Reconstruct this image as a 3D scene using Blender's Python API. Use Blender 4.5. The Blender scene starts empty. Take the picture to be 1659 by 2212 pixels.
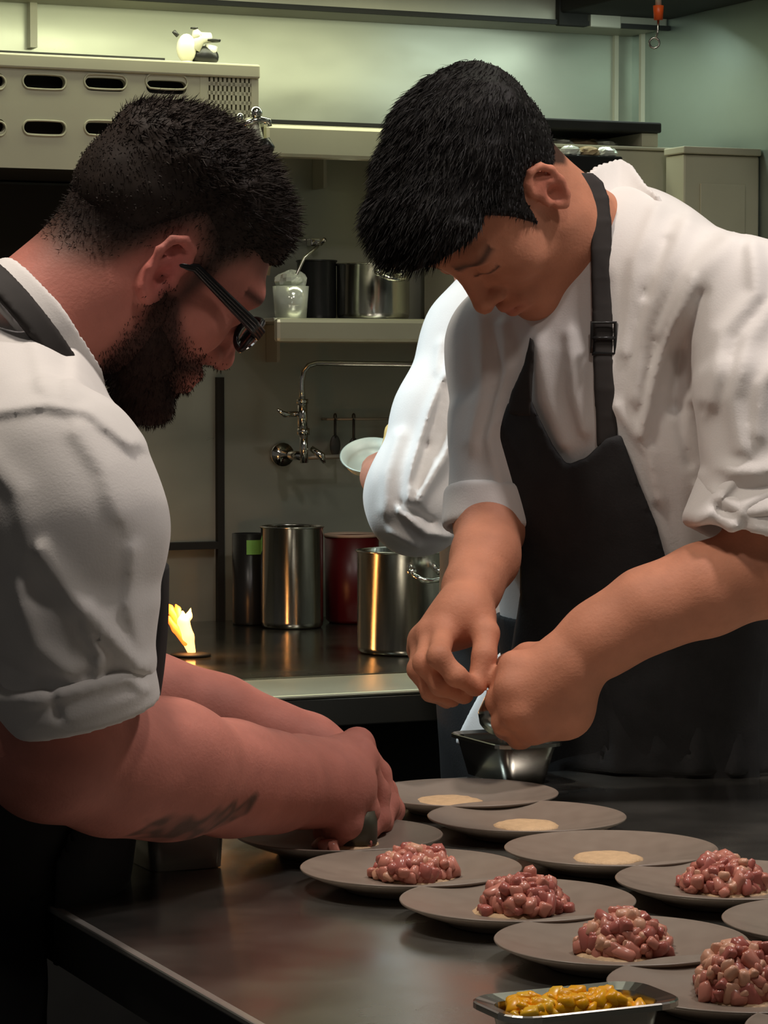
import bpy, bmesh, math, random
import numpy as np
from mathutils import Vector, Matrix

scene = bpy.context.scene
COL = scene.collection
# ---------------------------------------------------------------- camera
FPX, CX, CY = 6100.0, 829.5, 1106.0
CAMZ = 1.3166
PITCH = math.atan(296.0 / FPX)
cam_data = bpy.data.cameras.new('camera'); cam = bpy.data.objects.new('camera', cam_data)
COL.objects.link(cam); scene.camera = cam
cam_data.sensor_fit = 'VERTICAL'; cam_data.sensor_height = 24.0
cam_data.lens = FPX / 2212.0 * 24.0
cam_data.clip_start = 0.05
cam.location = (0, 0, CAMZ); cam.rotation_euler = (math.pi / 2 - PITCH, 0, 0)
# ---------------------------------------------------------------- world, light, exposure
YAW = math.radians(24)
EI = np.array([-math.sin(YAW), math.cos(YAW), 0.0])      # towards the back wall
ER = np.array([math.cos(YAW), math.sin(YAW), 0.0])       # along the back wall to the right
w = bpy.data.worlds.new('world'); scene.world = w; w.use_nodes = True
w.node_tree.nodes['Background'].inputs[0].default_value = (1.0, 0.93, 0.86, 1)
w.node_tree.nodes['Background'].inputs[1].default_value = 0.055
vs = scene.view_settings
vs.view_transform = 'Standard'; vs.look = 'None'; vs.gamma = 1.0; vs.use_curve_mapping = False
vs.exposure = 0.0

def area(name, loc, target, size, size_y, power, color, spread=180):
    l = bpy.data.lights.new(name, 'AREA'); l.shape = 'RECTANGLE'; l.size = size; l.size_y = size_y
    l.energy = power; l.color = color; l.spread = math.radians(spread)
    o = bpy.data.objects.new(name, l); COL.objects.link(o); o.location = loc
    o.rotation_euler = (Vector(target) - Vector(loc)).to_track_quat('-Z', 'Y').to_euler()
    return o
# ceiling lamps over the pass, and the strip lamps inside the extraction hood, plus added fill lamps
area('ceiling_or_fill_lamp', (-0.46, 2.34, 2.70), (-0.15, 2.55, 0.9), 0.16, 0.16, 8.2, (1.0, 0.89, 0.77), 130)
area('ceiling_or_fill_lamp', (0.74, 2.52, 2.70), (0.50, 2.80, 0.9), 0.16, 0.16, 7.8, (1.0, 0.90, 0.86), 130)
area('ceiling_or_fill_lamp', (0.30, 1.55, 2.70), (0.25, 2.2, 0.9), 0.16, 0.16, 3.2, (1.0, 0.90, 0.82), 130)  # added front fill for the jackets and the near pan
area('ceiling_or_fill_lamp', (0.35, 3.45, 2.70), (0.35, 3.85, 1.2), 0.40, 0.40, 5, (0.98, 1.0, 0.82), 160)  # added lamp to brighten the cook, grill front and cabinet
h0 = np.array([-0.30, 4.62, 1.905]) - EI * 0.20
area('hood_or_side_lamp', tuple(h0), tuple(h0 + EI * 0.35 + np.array([0, 0, -0.9])), 1.0, 0.10, 2.7, (0.97, 1.0, 0.66), 170)
h1 = h0 + ER * 0.68
area('hood_or_side_lamp', tuple(h1), tuple(h1 + EI * 0.35 + np.array([0, 0, -0.9])), 0.30, 0.10, 0.9, (0.84, 1.0, 0.88), 170)
area('hood_or_side_lamp', (-0.60, 3.52, 2.00), (0.05, 3.50, 1.18), 0.3, 0.14, 1.2, (0.74, 0.92, 1.0), 56)  # added cool side light for the cook's sleeve, apart from the hood strips

# ---------------------------------------------------------------- pixel helpers
def ray(px, py):
    ca, sa = math.cos(PITCH), math.sin(PITCH)
    u = (px - CX) / FPX; v = -(py - CY) / FPX
    return np.array([u, ca + v * sa, -sa + v * ca])
def V(px, py, Y):
    d = ray(px, py); return np.array([0, 0, CAMZ]) + d * (Y / d[1])
def onz(px, py, z):
    d = ray(px, py); return np.array([0, 0, CAMZ]) + d * ((z - CAMZ) / d[2])
TZ, CZ = 0.89, 0.90
W0 = onz(485, 1340, CZ)
def K(px, py, wd):                       # point at distance wd in front of the back wall
    d = ray(px, py); o = np.array([0, 0, CAMZ]); q = W0 - EI * wd
    t = np.dot(q - o, EI) / np.dot(d, EI)
    return o + d * t
WC = K(1365, 160, 0)                     # corner of back and right wall
def kin(p):                              # world -> (along wall, out from wall, z), corner at 0
    r = np.asarray(p) - WC
    return float(np.dot(r, ER)), float(-np.dot(r, EI)), float(p[2])
def kw(a, o, z):                         # and back
    q = WC + ER * a - EI * o
    return np.array([q[0], q[1], z])

# ---------------------------------------------------------------- materials
MATS = {}
def mat(name, col, rough=0.5, metal=0.0, var=0.0, vscale=8.0, stretch=(1, 1, 1), bump=0.0, bscale=40.0,
        attr=None, emit=None, estr=0.0, trans=0.0, ior=1.45, spec=0.5, rvar=0.0, sss=0.0, alpha=1.0, sheen=0.0, coat=0.0):
    if name in MATS: return MATS[name]
    m = bpy.data.materials.new(name); m.use_nodes = True; MATS[name] = m
    nt = m.node_tree; N = nt.nodes; L = nt.links; b = N['Principled BSDF']
    b.inputs['Base Color'].default_value = (*col, 1); b.inputs['Roughness'].default_value = rough
    b.inputs['Metallic'].default_value = metal; b.inputs['IOR'].default_value = ior
    b.inputs['Specular IOR Level'].default_value = spec
    b.inputs['Transmission Weight'].default_value = trans; b.inputs['Alpha'].default_value = alpha
    b.inputs['Coat Weight'].default_value = coat
    if sss:
        b.inputs['Subsurface Weight'].default_value = sss
        b.inputs['Subsurface Radius'].default_value = (1.0, 0.35, 0.2); b.inputs['Subsurface Scale'].default_value = 0.006
    if sheen: b.inputs['Sheen Weight'].default_value = sheen
    if emit:
        b.inputs['Emission Color'].default_value = (*emit, 1); b.inputs['Emission Strength'].default_value = estr
    tc = mp = None
    if var or bump or rvar:
        tc = N.new('ShaderNodeTexCoord'); mp = N.new('ShaderNodeMapping')
        L.new(tc.outputs['Object'], mp.inputs['Vector']); mp.inputs['Scale'].default_value = stretch
    src = None
    if attr:
        a = N.new('ShaderNodeAttribute'); a.attribute_name = attr; src = a.outputs['Color']
        L.new(src, b.inputs['Base Color'])
    if var:
        n = N.new('ShaderNodeTexNoise'); n.inputs['Scale'].default_value = vscale; n.inputs['Detail'].default_value = 5
        L.new(mp.outputs[0], n.inputs['Vector'])
        mr = N.new('ShaderNodeMapRange'); mr.inputs[1].default_value = 0.25; mr.inputs[2].default_value = 0.75
        mr.inputs[3].default_value = 1 - var; mr.inputs[4].default_value = 1 + var
        L.new(n.outputs['Fac'], mr.inputs[0])
        mx = N.new('ShaderNodeMix'); mx.data_type = 'RGBA'; mx.blend_type = 'MULTIPLY'; mx.inputs[0].default_value = 1
        if src: L.new(src, mx.inputs[6])
        else: mx.inputs[6].default_value = (*col, 1)
        L.new(mr.outputs[0], mx.inputs[7]); L.new(mx.outputs[2], b.inputs['Base Color'])
        if rvar:
            m2 = N.new('ShaderNodeMapRange'); m2.inputs[1].default_value = 0.3; m2.inputs[2].default_value = 0.7
            m2.inputs[3].default_value = max(0.02, rough - rvar); m2.inputs[4].default_value = min(1, rough + rvar)
            L.new(n.outputs['Fac'], m2.inputs[0]); L.new(m2.outputs[0], b.inputs['Roughness'])
    if bump:
        n = N.new('ShaderNodeTexNoise'); n.inputs['Scale'].default_value = bscale; n.inputs['Detail'].default_value = 4
        L.new(mp.outputs[0], n.inputs['Vector'])
        bp = N.new('ShaderNodeBump'); bp.inputs['Strength'].default_value = bump; bp.inputs['Distance'].default_value = 0.002
        L.new(n.outputs['Fac'], bp.inputs['Height']); L.new(bp.outputs[0], b.inputs['Normal'])
    return m

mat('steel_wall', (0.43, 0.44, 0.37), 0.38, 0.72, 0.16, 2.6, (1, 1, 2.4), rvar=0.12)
mat('steel_wall_right', (0.40, 0.47, 0.44), 0.38, 0.80, 0.14, 2.4, (1, 1, 2.0), rvar=0.10)
mat('steel', (0.55, 0.54, 0.48), 0.28, 1.0, 0.10, 14, (1, 1, 4))
mat('steel_dull', (0.42, 0.41, 0.34), 0.5, 0.5, 0.10, 9)
mat('shelf_steel', (0.58, 0.56, 0.43), 0.32, 0.68, 0.06, 9)
mat('utensil_metal', (0.05, 0.05, 0.042), 0.5, 0.3)
mat('cream_enamel', (0.50, 0.48, 0.36), 0.5, 0.10, 0.07, 7)
mat('chrome', (0.75, 0.75, 0.70), 0.12, 1.0)
mat('pot_steel', (0.56, 0.56, 0.53), 0.16, 1.0, 0.10, 20, (4, 4, 0.4), rvar=0.05)
mat('table_steel', (0.48, 0.465, 0.42), 0.22, 0.95, 0.22, 7, (1, 1, 1), rvar=0.09, bump=0.04, bscale=9)
mat('pan_steel', (0.48, 0.47, 0.43), 0.20, 1.0, 0.08, 12)
mat('stove_plate', (0.16, 0.155, 0.13), 0.20, 0.9, 0.30, 4, rvar=0.09)
mat('fascia_steel', (0.22, 0.22, 0.20), 0.30, 0.8, 0.1, 6)
mat('stove_rail', (0.80, 0.78, 0.60), 0.34, 0.55, 0.06, 8, rvar=0.03)
mat('mould_metal', (0.10, 0.09, 0.065), 0.4, 0.7)
mat('container_steel', (0.85, 0.82, 0.75), 0.25, 0.8, 0.08, 12)
mat('black_iron', (0.010, 0.010, 0.009), 0.6, 0.0, 0.2, 20)
mat('dark_recess_and_shade', (0.012, 0.012, 0.010), 0.8)
mat('floor_tile', (0.008, 0.0065, 0.0055), 0.45, 0, 0.2, 6)
mat('ceiling_paint', (0.30, 0.29, 0.27), 0.9, 0, 0.05, 3)
mat('stoneware', (0.232, 0.186, 0.150), 0.34, 0, 0.07, 60, rvar=0.04)
mat('cotton', (0.72, 0.69, 0.665), 0.92, 0, 0.03, 30, bump=0.10, bscale=500, sheen=0.15)
mat('cotton_cool', (0.70, 0.74, 0.76), 0.92, 0, 0.03, 30, bump=0.10, bscale=500, sheen=0.15)
mat('apron_cloth', (0.017, 0.017, 0.018), 0.85, 0, 0.25, 40, bump=0.15, bscale=400)
mat('apron_left', (0.006, 0.006, 0.006), 0.9, 0, 0.25, 40)
mat('strap_cloth', (0.020, 0.016, 0.014), 0.75, 0, 0.2, 60)
mat('trouser_cloth', (0.008, 0.008, 0.009), 0.9, 0, 0.2, 30)
mat('shoe_leather', (0.006, 0.006, 0.006), 0.4)
mat('skin', (0.5, 0.28, 0.22), 0.60, 0, 0.12, 38, attr='tint', bump=0.22, bscale=330, sss=0.10, spec=0.28)
mat('bowl_steel', (0.50, 0.56, 0.48), 0.45, 0.3)
mat('hair_dark', (0.0055, 0.0042, 0.0038), 0.6, 0, 0.3, 60, spec=0.25)
mat('hair_brown', (0.020, 0.0135, 0.0105), 0.65, 0, 0.3, 60, spec=0.2)
mat('beard_brown', (0.030, 0.016, 0.0125), 0.75, 0, 0.35, 160, spec=0.2)
mat('glasses_plastic', (0.006, 0.006, 0.007), 0.3)
mat('lens_glass', (0.95, 0.97, 0.97), 0.03, 0, trans=1.0, ior=1.3)
mat('meat_a', (0.55, 0.215, 0.160), 0.26, 0, 0.25, 120, spec=0.5)
mat('meat_b', (0.42, 0.130, 0.105), 0.24, 0, 0.25, 120, spec=0.5)
mat('meat_c', (0.66, 0.35, 0.235), 0.34, 0, 0.2, 120, spec=0.5)
mat('puree', (0.62, 0.42, 0.24), 0.6, 0, 0.12, 150, bump=0.5, bscale=400)
mat('mango_a', (0.98, 0.46, 0.006), 0.3, 0, 0.15, 60)
mat('mango_b', (0.95, 0.54, 0.03), 0.28, 0, 0.15, 60)
mat('red_plastic', (0.07, 0.002, 0.004), 0.35, 0, 0.1, 10)
mat('pale_rim', (0.45, 0.32, 0.24), 0.6)
mat('green_tape', (0.18, 0.46, 0.10), 0.6, 0, 0.1, 20)
mat('dark_pot', (0.020, 0.020, 0.020), 0.3, 0.3)
mat('orange_plastic', (0.75, 0.10, 0.015), 0.4)
mat('white_plastic', (0.58, 0.56, 0.45), 0.4)
mat('yellow_cloth', (0.80, 0.56, 0.20), 0.85, 0, 0.08, 30)
mat('clear_film', (0.75, 0.78, 0.70), 0.12, 0.35, 0.2, 30, spec=0.8)
mat('flame_core', (1, 0.6, 0.2), 0.5, emit=(1.0, 0.36, 0.09), estr=5)
mat('flame_tongue', (1, 0.3, 0.05), 0.5, emit=(1.0, 0.11, 0.012), estr=3.5)
mat('hot_metal', (0.1, 0.02, 0.01), 0.5, emit=(1.0, 0.16, 0.04), estr=5)
mat('tan_crust', (0.35, 0.26, 0.15), 0.8, 0, 0.3, 40)

# ---------------------------------------------------------------- object helpers
def link(o, parent=None):
    COL.objects.link(o)
    if parent is not None: o.parent = parent
    return o
def mobj(name, verts, faces, m, parent=None, smooth=False, loc=None, rotz=0.0):
    me = bpy.data.meshes.new(name)
    me.from_pydata([tuple(v) for v in verts], [], [tuple(f) for f in faces]); me.validate()
    if m is not None: me.materials.append(MATS[m])
    if smooth: me.polygons.foreach_set('use_smooth', [True] * len(me.polygons))
    me.update()
    o = bpy.data.objects.new(name, me); link(o, parent)
    if loc is not None: o.location = loc
    o.rotation_euler = (0, 0, rotz)
    return o
def thing(name, label, cat, loc=(0, 0, 0), rotz=0.0, group=None):
    o = bpy.data.objects.new(name, None); COL.objects.link(o); o.empty_display_size = 0.05
    o.location = tuple(loc); o.rotation_euler = (0, 0, rotz)
    return tag(o, label, cat, group)
def tag(o, label, cat, group=None):
    o['label'] = label; o['category'] = cat
    if group: o['group'] = group
    return o
def struct(o):
    o['kind'] = 'structure'; return o
class MB:
    """collects simple solids; build() links them as one mesh"""
    def __init__(s): s.v = []; s.f = []; s.sm = []
    def add(s, v, f, smooth=False):
        n = len(s.v); s.v += [tuple(map(float, q)) for q in v]
        s.f += [tuple(i + n for i in q) for q in f]; s.sm += [smooth] * len(f); return s
    def box(s, x0, x1, y0, y1, z0, z1, bev=0.0):
        bm = bmesh.new(); bmesh.ops.create_cube(bm, size=1)
        for q in bm.verts:
            q.co = ((x0 + x1) / 2 + q.co.x * (x1 - x0), (y0 + y1) / 2 + q.co.y * (y1 - y0), (z0 + z1) / 2 + q.co.z * (z1 - z0))
        if bev: bmesh.ops.bevel(bm, geom=bm.edges[:], offset=bev, segments=2, affect='EDGES', profile=0.5)
        bm.verts.index_update()
        s.add([q.co[:] for q in bm.verts], [[q.index for q in f.verts] for f in bm.faces]); bm.free(); return s
    def lathe(s, prof, n=40, c=(0, 0, 0), close=False):
        vv = []; ff = []; m = len(prof)
        for i in range(n):
            a = 2 * math.pi * i / n
            for r, z in prof: vv.append((c[0] + r * math.cos(a), c[1] + r * math.sin(a), c[2] + z))
        for i in range(n):
            j = (i + 1) % n
            for k in range(m - 1): ff.append((i * m + k, j * m + k, j * m + k + 1, i * m + k + 1))
        return s.add(vv, ff, True)
    def tube(s, pts, r, n=10, cap=True):
        pts = [Vector(p) for p in pts]; rr = r if isinstance(r, (list, tuple)) else [r] * len(pts)
        vv = []; ff = []; up = None
        for i, p in enumerate(pts):
            d = (pts[min(i + 1, len(pts) - 1)] - pts[max(i - 1, 0)]).normalized()
            if up is None: up = d.orthogonal().normalized()
            up = (up - d * up.dot(d)).normalized(); q = d.cross(up)
            for k in range(n):
                a = 2 * math.pi * k / n
                vv.append(p + (up * math.cos(a) + q * math.sin(a)) * rr[i])
        for i in range(len(pts) - 1):
            for k in range(n):
                j = (k + 1) % n
                ff.append((i * n + k, i * n + j, (i + 1) * n + j, (i + 1) * n + k))
        if cap:
            ff.append(tuple(range(n - 1, -1, -1))); ff.append(tuple((len(pts) - 1) * n + k for k in range(n)))
        return s.add(vv, ff, True)
    def sphere(s, c, r, n=12, sc=(1, 1, 1)):
        prof = [(r * math.sin(math.pi * k / n) if 0 < k < n else 1e-5, -r * math.cos(math.pi * k / n)) for k in range(n + 1)]
        t = MB().lathe(prof, 2 * n)
        return s.add([(c[0] + v[0] * sc[0], c[1] + v[1] * sc[1], c[2] + v[2] * sc[2]) for v in t.v], t.f, True)
    def build(s, name, m, parent=None, loc=None, rotz=0.0, smooth=None):
        o = mobj(name, s.v, s.f, m, parent, False, loc, rotz)
        if len(o.data.polygons) == len(s.sm): o.data.polygons.foreach_set('use_smooth', s.sm)
        return o
def arc(c, r, a0, a1, n, ax=(1, 0, 0), ay=(0, 0, 1)):
    c = np.array(c, float); ax = np.array(ax, float); ay = np.array(ay, float)
    return [c + ax * r * math.cos(math.radians(a0 + (a1 - a0) * i / n)) + ay * r * math.sin(math.radians(a0 + (a1 - a0) * i / n)) for i in range(n + 1)]
# ---------------------------------------------------------------- implicit surfaces for bodies and cloth
def smin(a, b, k):
    if k <= 0: return np.minimum(a, b)
    h = np.maximum(k - np.abs(a - b), 0.0) / k
    return np.minimum(a, b) - h * h * k * 0.25
def smax(a, b, k): return -smin(-a, -b, k)
class Field:
    def __init__(s): s.p = []
    def cap(s, a, b, ra, rb=None, k=0.02, op='u'):
        a = np.asarray(a, float); b = np.asarray(b, float); rb = ra if rb is None else rb
        ba = b - a; bb = max(float(ba @ ba), 1e-12)
        def f(P):
            t = np.clip(((P - a) @ ba) / bb, 0, 1)
            return np.sqrt(((P - a - t[..., None] * ba) ** 2).sum(-1)) - (ra + (rb - ra) * t)
        r = max(ra, rb); s.p.append((f, k, op, np.minimum(a, b) - r, np.maximum(a, b) + r)); return s
    def chain(s, pts, rad, k=0.02, k0=None):
        for i in range(len(pts) - 1): s.cap(pts[i], pts[i + 1], rad[i], rad[i + 1], (k0 if (i == 0 and k0 is not None) else k))
        return s
    def cyl(s, a, b, ra, rb=None, rnd=0.006, k=0.01, op='u', sq=None):
        a = np.asarray(a, float); b = np.asarray(b, float); rb = ra if rb is None else rb
        ba = b - a; L = float(np.sqrt(ba @ ba)); u = ba / L
        def f(P):
            q = P - a; h = q @ u; v = q - h[..., None] * u
            if sq is not None:
                ax = np.asarray(sq[0], float); ax = ax - u * (ax @ u); ax /= np.sqrt(ax @ ax)
                v = v + ((v @ ax) * (1.0 / sq[1] - 1.0))[..., None] * ax
            t = np.clip(h / L, 0, 1); dr = np.sqrt((v ** 2).sum(-1)) - (ra + (rb - ra) * t) + rnd
            dh = np.abs(h - L / 2) - L / 2 + rnd
            return np.minimum(np.maximum(dr, dh), 0) + np.sqrt(np.maximum(dr, 0) ** 2 + np.maximum(dh, 0) ** 2) - rnd
        r = max(ra, rb) * (max(1, sq[1]) if sq else 1)
        s.p.append((f, k, op, np.minimum(a, b) - r, np.maximum(a, b) + r)); return s
    def ell(s, c, rad, R=None, k=0.02, op='u'):
        c = np.asarray(c, float); rad = np.asarray(rad, float) * np.ones(3); R = np.eye(3) if R is None else np.asarray(R, float)
        def f(P):
            q = (P - c) @ R
            k0 = np.sqrt(((q / rad) ** 2).sum(-1)); k1 = np.sqrt(((q / rad ** 2) ** 2).sum(-1))
            return k0 * (k0 - 1.0) / np.maximum(k1, 1e-9)
        m = rad.max(); s.p.append((f, k, op, c - m, c + m)); return s
    def bounds(s):
        u = [p for p in s.p if p[2] == 'u']
        return np.min([p[3] for p in u], 0), np.max([p[4] for p in u], 0)
    def __call__(s, P, C, rad):
        d = np.full(P.shape[:-1], 1.0)
        for f, k, op, lo, hi in s.p:
            far = np.sqrt((np.maximum(np.maximum(lo - C, C - hi), 0) ** 2).sum(-1))
            m = far < rad + k + 0.03
            if not m.any(): continue
            e = f(P[m])
            if op == 'u': d[m] = smin(d[m], e, k)
            elif op == 's': d[m] = smax(d[m], -e, k)
        return d
def surface(fn, lo, hi, h, n=8):
    """surface nets over sparse bricks"""
    lo = np.asarray(lo, float) - 3 * h - .016; hi = np.asarray(hi, float) + 3 * h + .016
    bs = n * h; nb = np.ceil((hi - lo) / bs).astype(int); half = bs * math.sqrt(3) / 2
    I = np.stack(np.meshgrid(*[np.arange(q) for q in nb], indexing='ij'), -1).reshape(-1, 3)
    keep = []
    for c0 in range(0, len(I), 20000):
        J = I[c0:c0 + 20000]; C = lo + (J + 0.5) * bs
        d = fn(C[:, None, :], C, 0.02)[:, 0]
        keep.append(J[np.abs(d) < half * 1.25 + 0.006])
    I = np.concatenate(keep); N = nb * n + 2
    g = np.arange(n + 1); G = np.stack(np.meshgrid(g, g, g, indexing='ij'), -1).reshape(-1, 3)
    keys = []; pos = []; quads = []
    corners = np.array([[i, j, k] for i in (0, 1) for j in (0, 1) for k in (0, 1)])
    edges = [(a, b) for a in range(8) for b in range(a + 1, 8) if np.abs(corners[a] - corners[b]).sum() == 1]
    def key(c): return ((c[..., 0] + 1) * N[1] + c[..., 1] + 1) * N[2] + c[..., 2] + 1
    for c0 in range(0, len(I), 600):
        J = I[c0:c0 + 600]; B = len(J)
        base = J * n; P = lo + (base[:, None, :] + G[None]) * h
        D = fn(P, lo + (J + 0.5) * bs, half).reshape(B, n + 1, n + 1, n + 1)
        S = D < 0
        cs = [D[:, c[0]:c[0] + n, c[1]:c[1] + n, c[2]:c[2] + n] for c in corners]
        cnt = sum((c < 0).astype(np.int8) for c in cs)
        act = np.argwhere((cnt > 0) & (cnt < 8))
        if len(act):
            vals = np.stack([c[tuple(act.T)] for c in cs], -1)
            acc = np.zeros((len(act), 3)); num = np.zeros(len(act))
            for a, b in edges:
                va, vb = vals[:, a], vals[:, b]; m = (va < 0) != (vb < 0)
                t = np.where(m, va / np.where(m, va - vb, 1), 0)
                p = corners[a] + t[:, None] * (corners[b] - corners[a])
                acc[m] += p[m]; num[m] += 1
            cell = base[act[:, 0]] + act[:, 1:]
            keys.append(key(cell)); pos.append(lo + (cell + acc / num[:, None]) * h)
        for ax in range(3):
            sl0 = [slice(None), slice(0, n), slice(0, n), slice(0, n)]; sl1 = list(sl0); sl1[ax + 1] = slice(1, n + 1)
            s0, s1 = S[tuple(sl0)], S[tuple(sl1)]
            e = np.argwhere(s0 != s1)
            if not len(e): continue
            flip = s0[tuple(e.T)]; c = base[e[:, 0]] + e[:, 1:]
            b1, b2 = (ax + 1) % 3, (ax + 2) % 3
            o1 = np.zeros(3, int); o1[b1] = 1; o2 = np.zeros(3, int); o2[b2] = 1
            q = np.stack([key(c - o1 - o2), key(c - o2), key(c), key(c - o1)], -1)
            q[~flip] = q[~flip][:, ::-1]; quads.append(q)
    K_ = np.concatenate(keys); Pp = np.concatenate(pos); Q = np.concatenate(quads)
    o = np.argsort(K_); K_ = K_[o]; Pp = Pp[o]
    idx = np.searchsorted(K_, Q); idx = np.clip(idx, 0, len(K_) - 1)
    ok = (K_[idx] == Q).all(1)
    return Pp, idx[ok]
def vnormals(v, q):
    n = np.cross(v[q[:, 2]] - v[q[:, 0]], v[q[:, 3]] - v[q[:, 1]])
    out = np.zeros_like(v)
    for i in range(4): np.add.at(out, q[:, i], n)
    return out / np.maximum(np.linalg.norm(out, axis=1), 1e-12)[:, None]
def relax(v, q, it=1, lam=0.5):
    for _ in range(it):
        acc = np.zeros_like(v); cnt = np.zeros(len(v))
        for i in range(4):
            a, b = q[:, i], q[:, (i + 1) % 4]
            np.add.at(acc, a, v[b]); np.add.at(acc, b, v[a]); np.add.at(cnt, a, 1); np.add.at(cnt, b, 1)
        v = v + lam * (acc / np.maximum(cnt, 1)[:, None] - v)
    return v
def qmesh(name, v, q, m, parent=None, tint=None):
    me = bpy.data.meshes.new(name)
    q = np.asarray(q); n, k = q.shape
    me.vertices.add(len(v)); me.vertices.foreach_set('co', np.asarray(v, np.float32).ravel())
    me.loops.add(n * k); me.loops.foreach_set('vertex_index', q.astype(np.int32).ravel())
    me.polygons.add(n); me.polygons.foreach_set('loop_start', np.arange(0, n * k, k, dtype=np.int32))
    me.polygons.foreach_set('loop_total', np.full(n, k, np.int32))
    me.polygons.foreach_set('use_smooth', np.ones(n, bool))
    me.update(calc_edges=True)
    if tint is not None:
        at = me.color_attributes.new('tint', 'FLOAT_COLOR', 'POINT')
        at.data.foreach_set('color', np.concatenate([tint, np.ones((len(v), 1))], 1).astype(np.float32).ravel())
    me.materials.append(MATS[m])
    o = bpy.data.objects.new(name, me); return link(o, parent)
def make(name, fn, lo, hi, h, m, parent=None, tint=None, rl=1):
    v, q = surface(fn, lo, hi, h)
    if rl: v = relax(v, q, rl)
    return qmesh(name, v, q, m, parent, tint(v) if tint else None), v, q
RNG = np.random.default_rng(7)
_dirs = RNG.normal(size=(24, 3)); _ph = RNG.uniform(0, 6.28, 24)
def noise3(P, freq, seed=0, n=6):
    """cheap smooth noise: warped sines"""
    a = 0
    for i in range(n):
        j = (i * 5 + seed * 7) % 24; d = _dirs[j] / np.linalg.norm(_dirs[j])
        e = _dirs[(j + 11) % 24]
        w_ = np.sin(P @ e * freq * 0.45 + _ph[(j + 3) % 24])
        a = a + np.sin(P @ d * freq * (0.7 + 0.22 * i) + _ph[j] + 1.4 * w_)
    return a / n
def segdist2(X, Z, a, b):
    ax, az = a; bx, bz = b; dx, dz = bx - ax, bz - az; L = dx * dx + dz * dz + 1e-12
    t = np.clip(((X - ax) * dx + (Z - az) * dz) / L, 0, 1)
    return np.sqrt((X - ax - t * dx) ** 2 + (Z - az - t * dz) ** 2), t
class Folds:
    """cloth folds: raised ridges (or creases, amp < 0) along lines given on the front of the garment"""
    def __init__(s, Y): s.Y = Y; s.l = []
    def add(s, pts, wpx, amp):
        q = [V(x, y, s.Y) for x, y in pts]; q = [(p[0], p[2]) for p in q]; ww = wpx * s.Y / FPX
        for i in range(len(q) - 1): s.l.append((q[i], q[i + 1], ww, amp, i == 0, i == len(q) - 2))
        return s
    def __call__(s, P):
        X, Z = P[..., 0], P[..., 2]; a = np.zeros(X.shape)
        for p, q, ww, amp, f, l in s.l:
            d, t = segdist2(X, Z, p, q)
            sg = (q[0] - p[0]) * (Z - p[1]) - (q[1] - p[1]) * (X - p[0])
            e = np.exp(-(d / (ww * np.where(sg > 0, 1.3, 0.75))) ** 2)
            a = np.maximum(a, amp * e) if amp > 0 else a + 0
        for p, q, ww, amp, f, l in s.l:
            if amp < 0:
                d, t = segdist2(X, Z, p, q); a = a + np.minimum(0, amp * np.exp(-(d / ww) ** 2))
        return a
def hitY(fn, px, py, y0, y1, n=220):
    """depth at which the sight line through a pixel first enters a surface"""
    ys = np.linspace(y0, y1, n); P = np.array([V(px, py, y) for y in ys]); d = fn(P[:, None, :], P, .01)[:, 0]
    i = np.argmax(d < 0); return float(ys[i]) if d[i] < 0 else None
def polyxz(poly, Y):
    return np.array([(lambda p: (p[0], p[2]))(V(x, y, Y)) for x, y in poly])
def sdpoly(X, Z, poly):
    """signed distance to a closed polygon, negative inside"""
    d = np.full(X.shape, 1e9); ins = np.zeros(X.shape, bool); n = len(poly)
    for i in range(n):
        a, b = poly[i], poly[(i + 1) % n]
        d = np.minimum(d, segdist2(X, Z, a, b)[0])
        c = (a[1] > Z) != (b[1] > Z)
        xs = (b[0] - a[0]) * (Z - a[1]) / np.where(abs(b[1] - a[1]) < 1e-12, 1e-12, b[1] - a[1]) + a[0]
        ins ^= c & (X < xs)
    return np.where(ins, -d, d)
def strands(v, nrm, n, length, width, dirf, jit, seed=1, seg=3):
    """short tapering hairs rooted on the given surface points"""
    r = np.random.default_rng(seed); i = r.integers(0, len(v), n)
    p = v[i] + r.normal(size=(n, 3)) * 0.0008; d0 = nrm[i] * 0.55 + dirf(p) + r.normal(size=(n, 3)) * jit
    d0 /= np.linalg.norm(d0, axis=1)[:, None]
    L = length(p) * r.uniform(0.6, 1.15, n); droop = dirf(p) * 0.5 + r.normal(size=(n, 3)) * jit * 0.5
    side = np.cross(d0, r.normal(size=(n, 3))); side /= np.linalg.norm(side, axis=1)[:, None]
    vs_, qs = [], []
    for k in range(seg + 1):
        t = k / seg; c = p + (d0 * t + droop * t * t * 0.5) * L[:, None]; wd = width * (1 - 0.85 * t)
        vs_ += [c - side * wd, c + side * wd]
    vs_ = np.stack(vs_, 1).reshape(-1, 3); m = 2 * (seg + 1); b = np.arange(n)[:, None] * m
    for k in range(seg): qs.append(b + np.array([2 * k, 2 * k + 1, 2 * k + 3, 2 * k + 2]))
    return vs_, np.stack(qs, 1).reshape(-1, 4)
def sstep(a, b, x):
    t = np.clip((x - a) / (b - a), 0, 1); return t * t * (3 - 2 * t)
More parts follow.
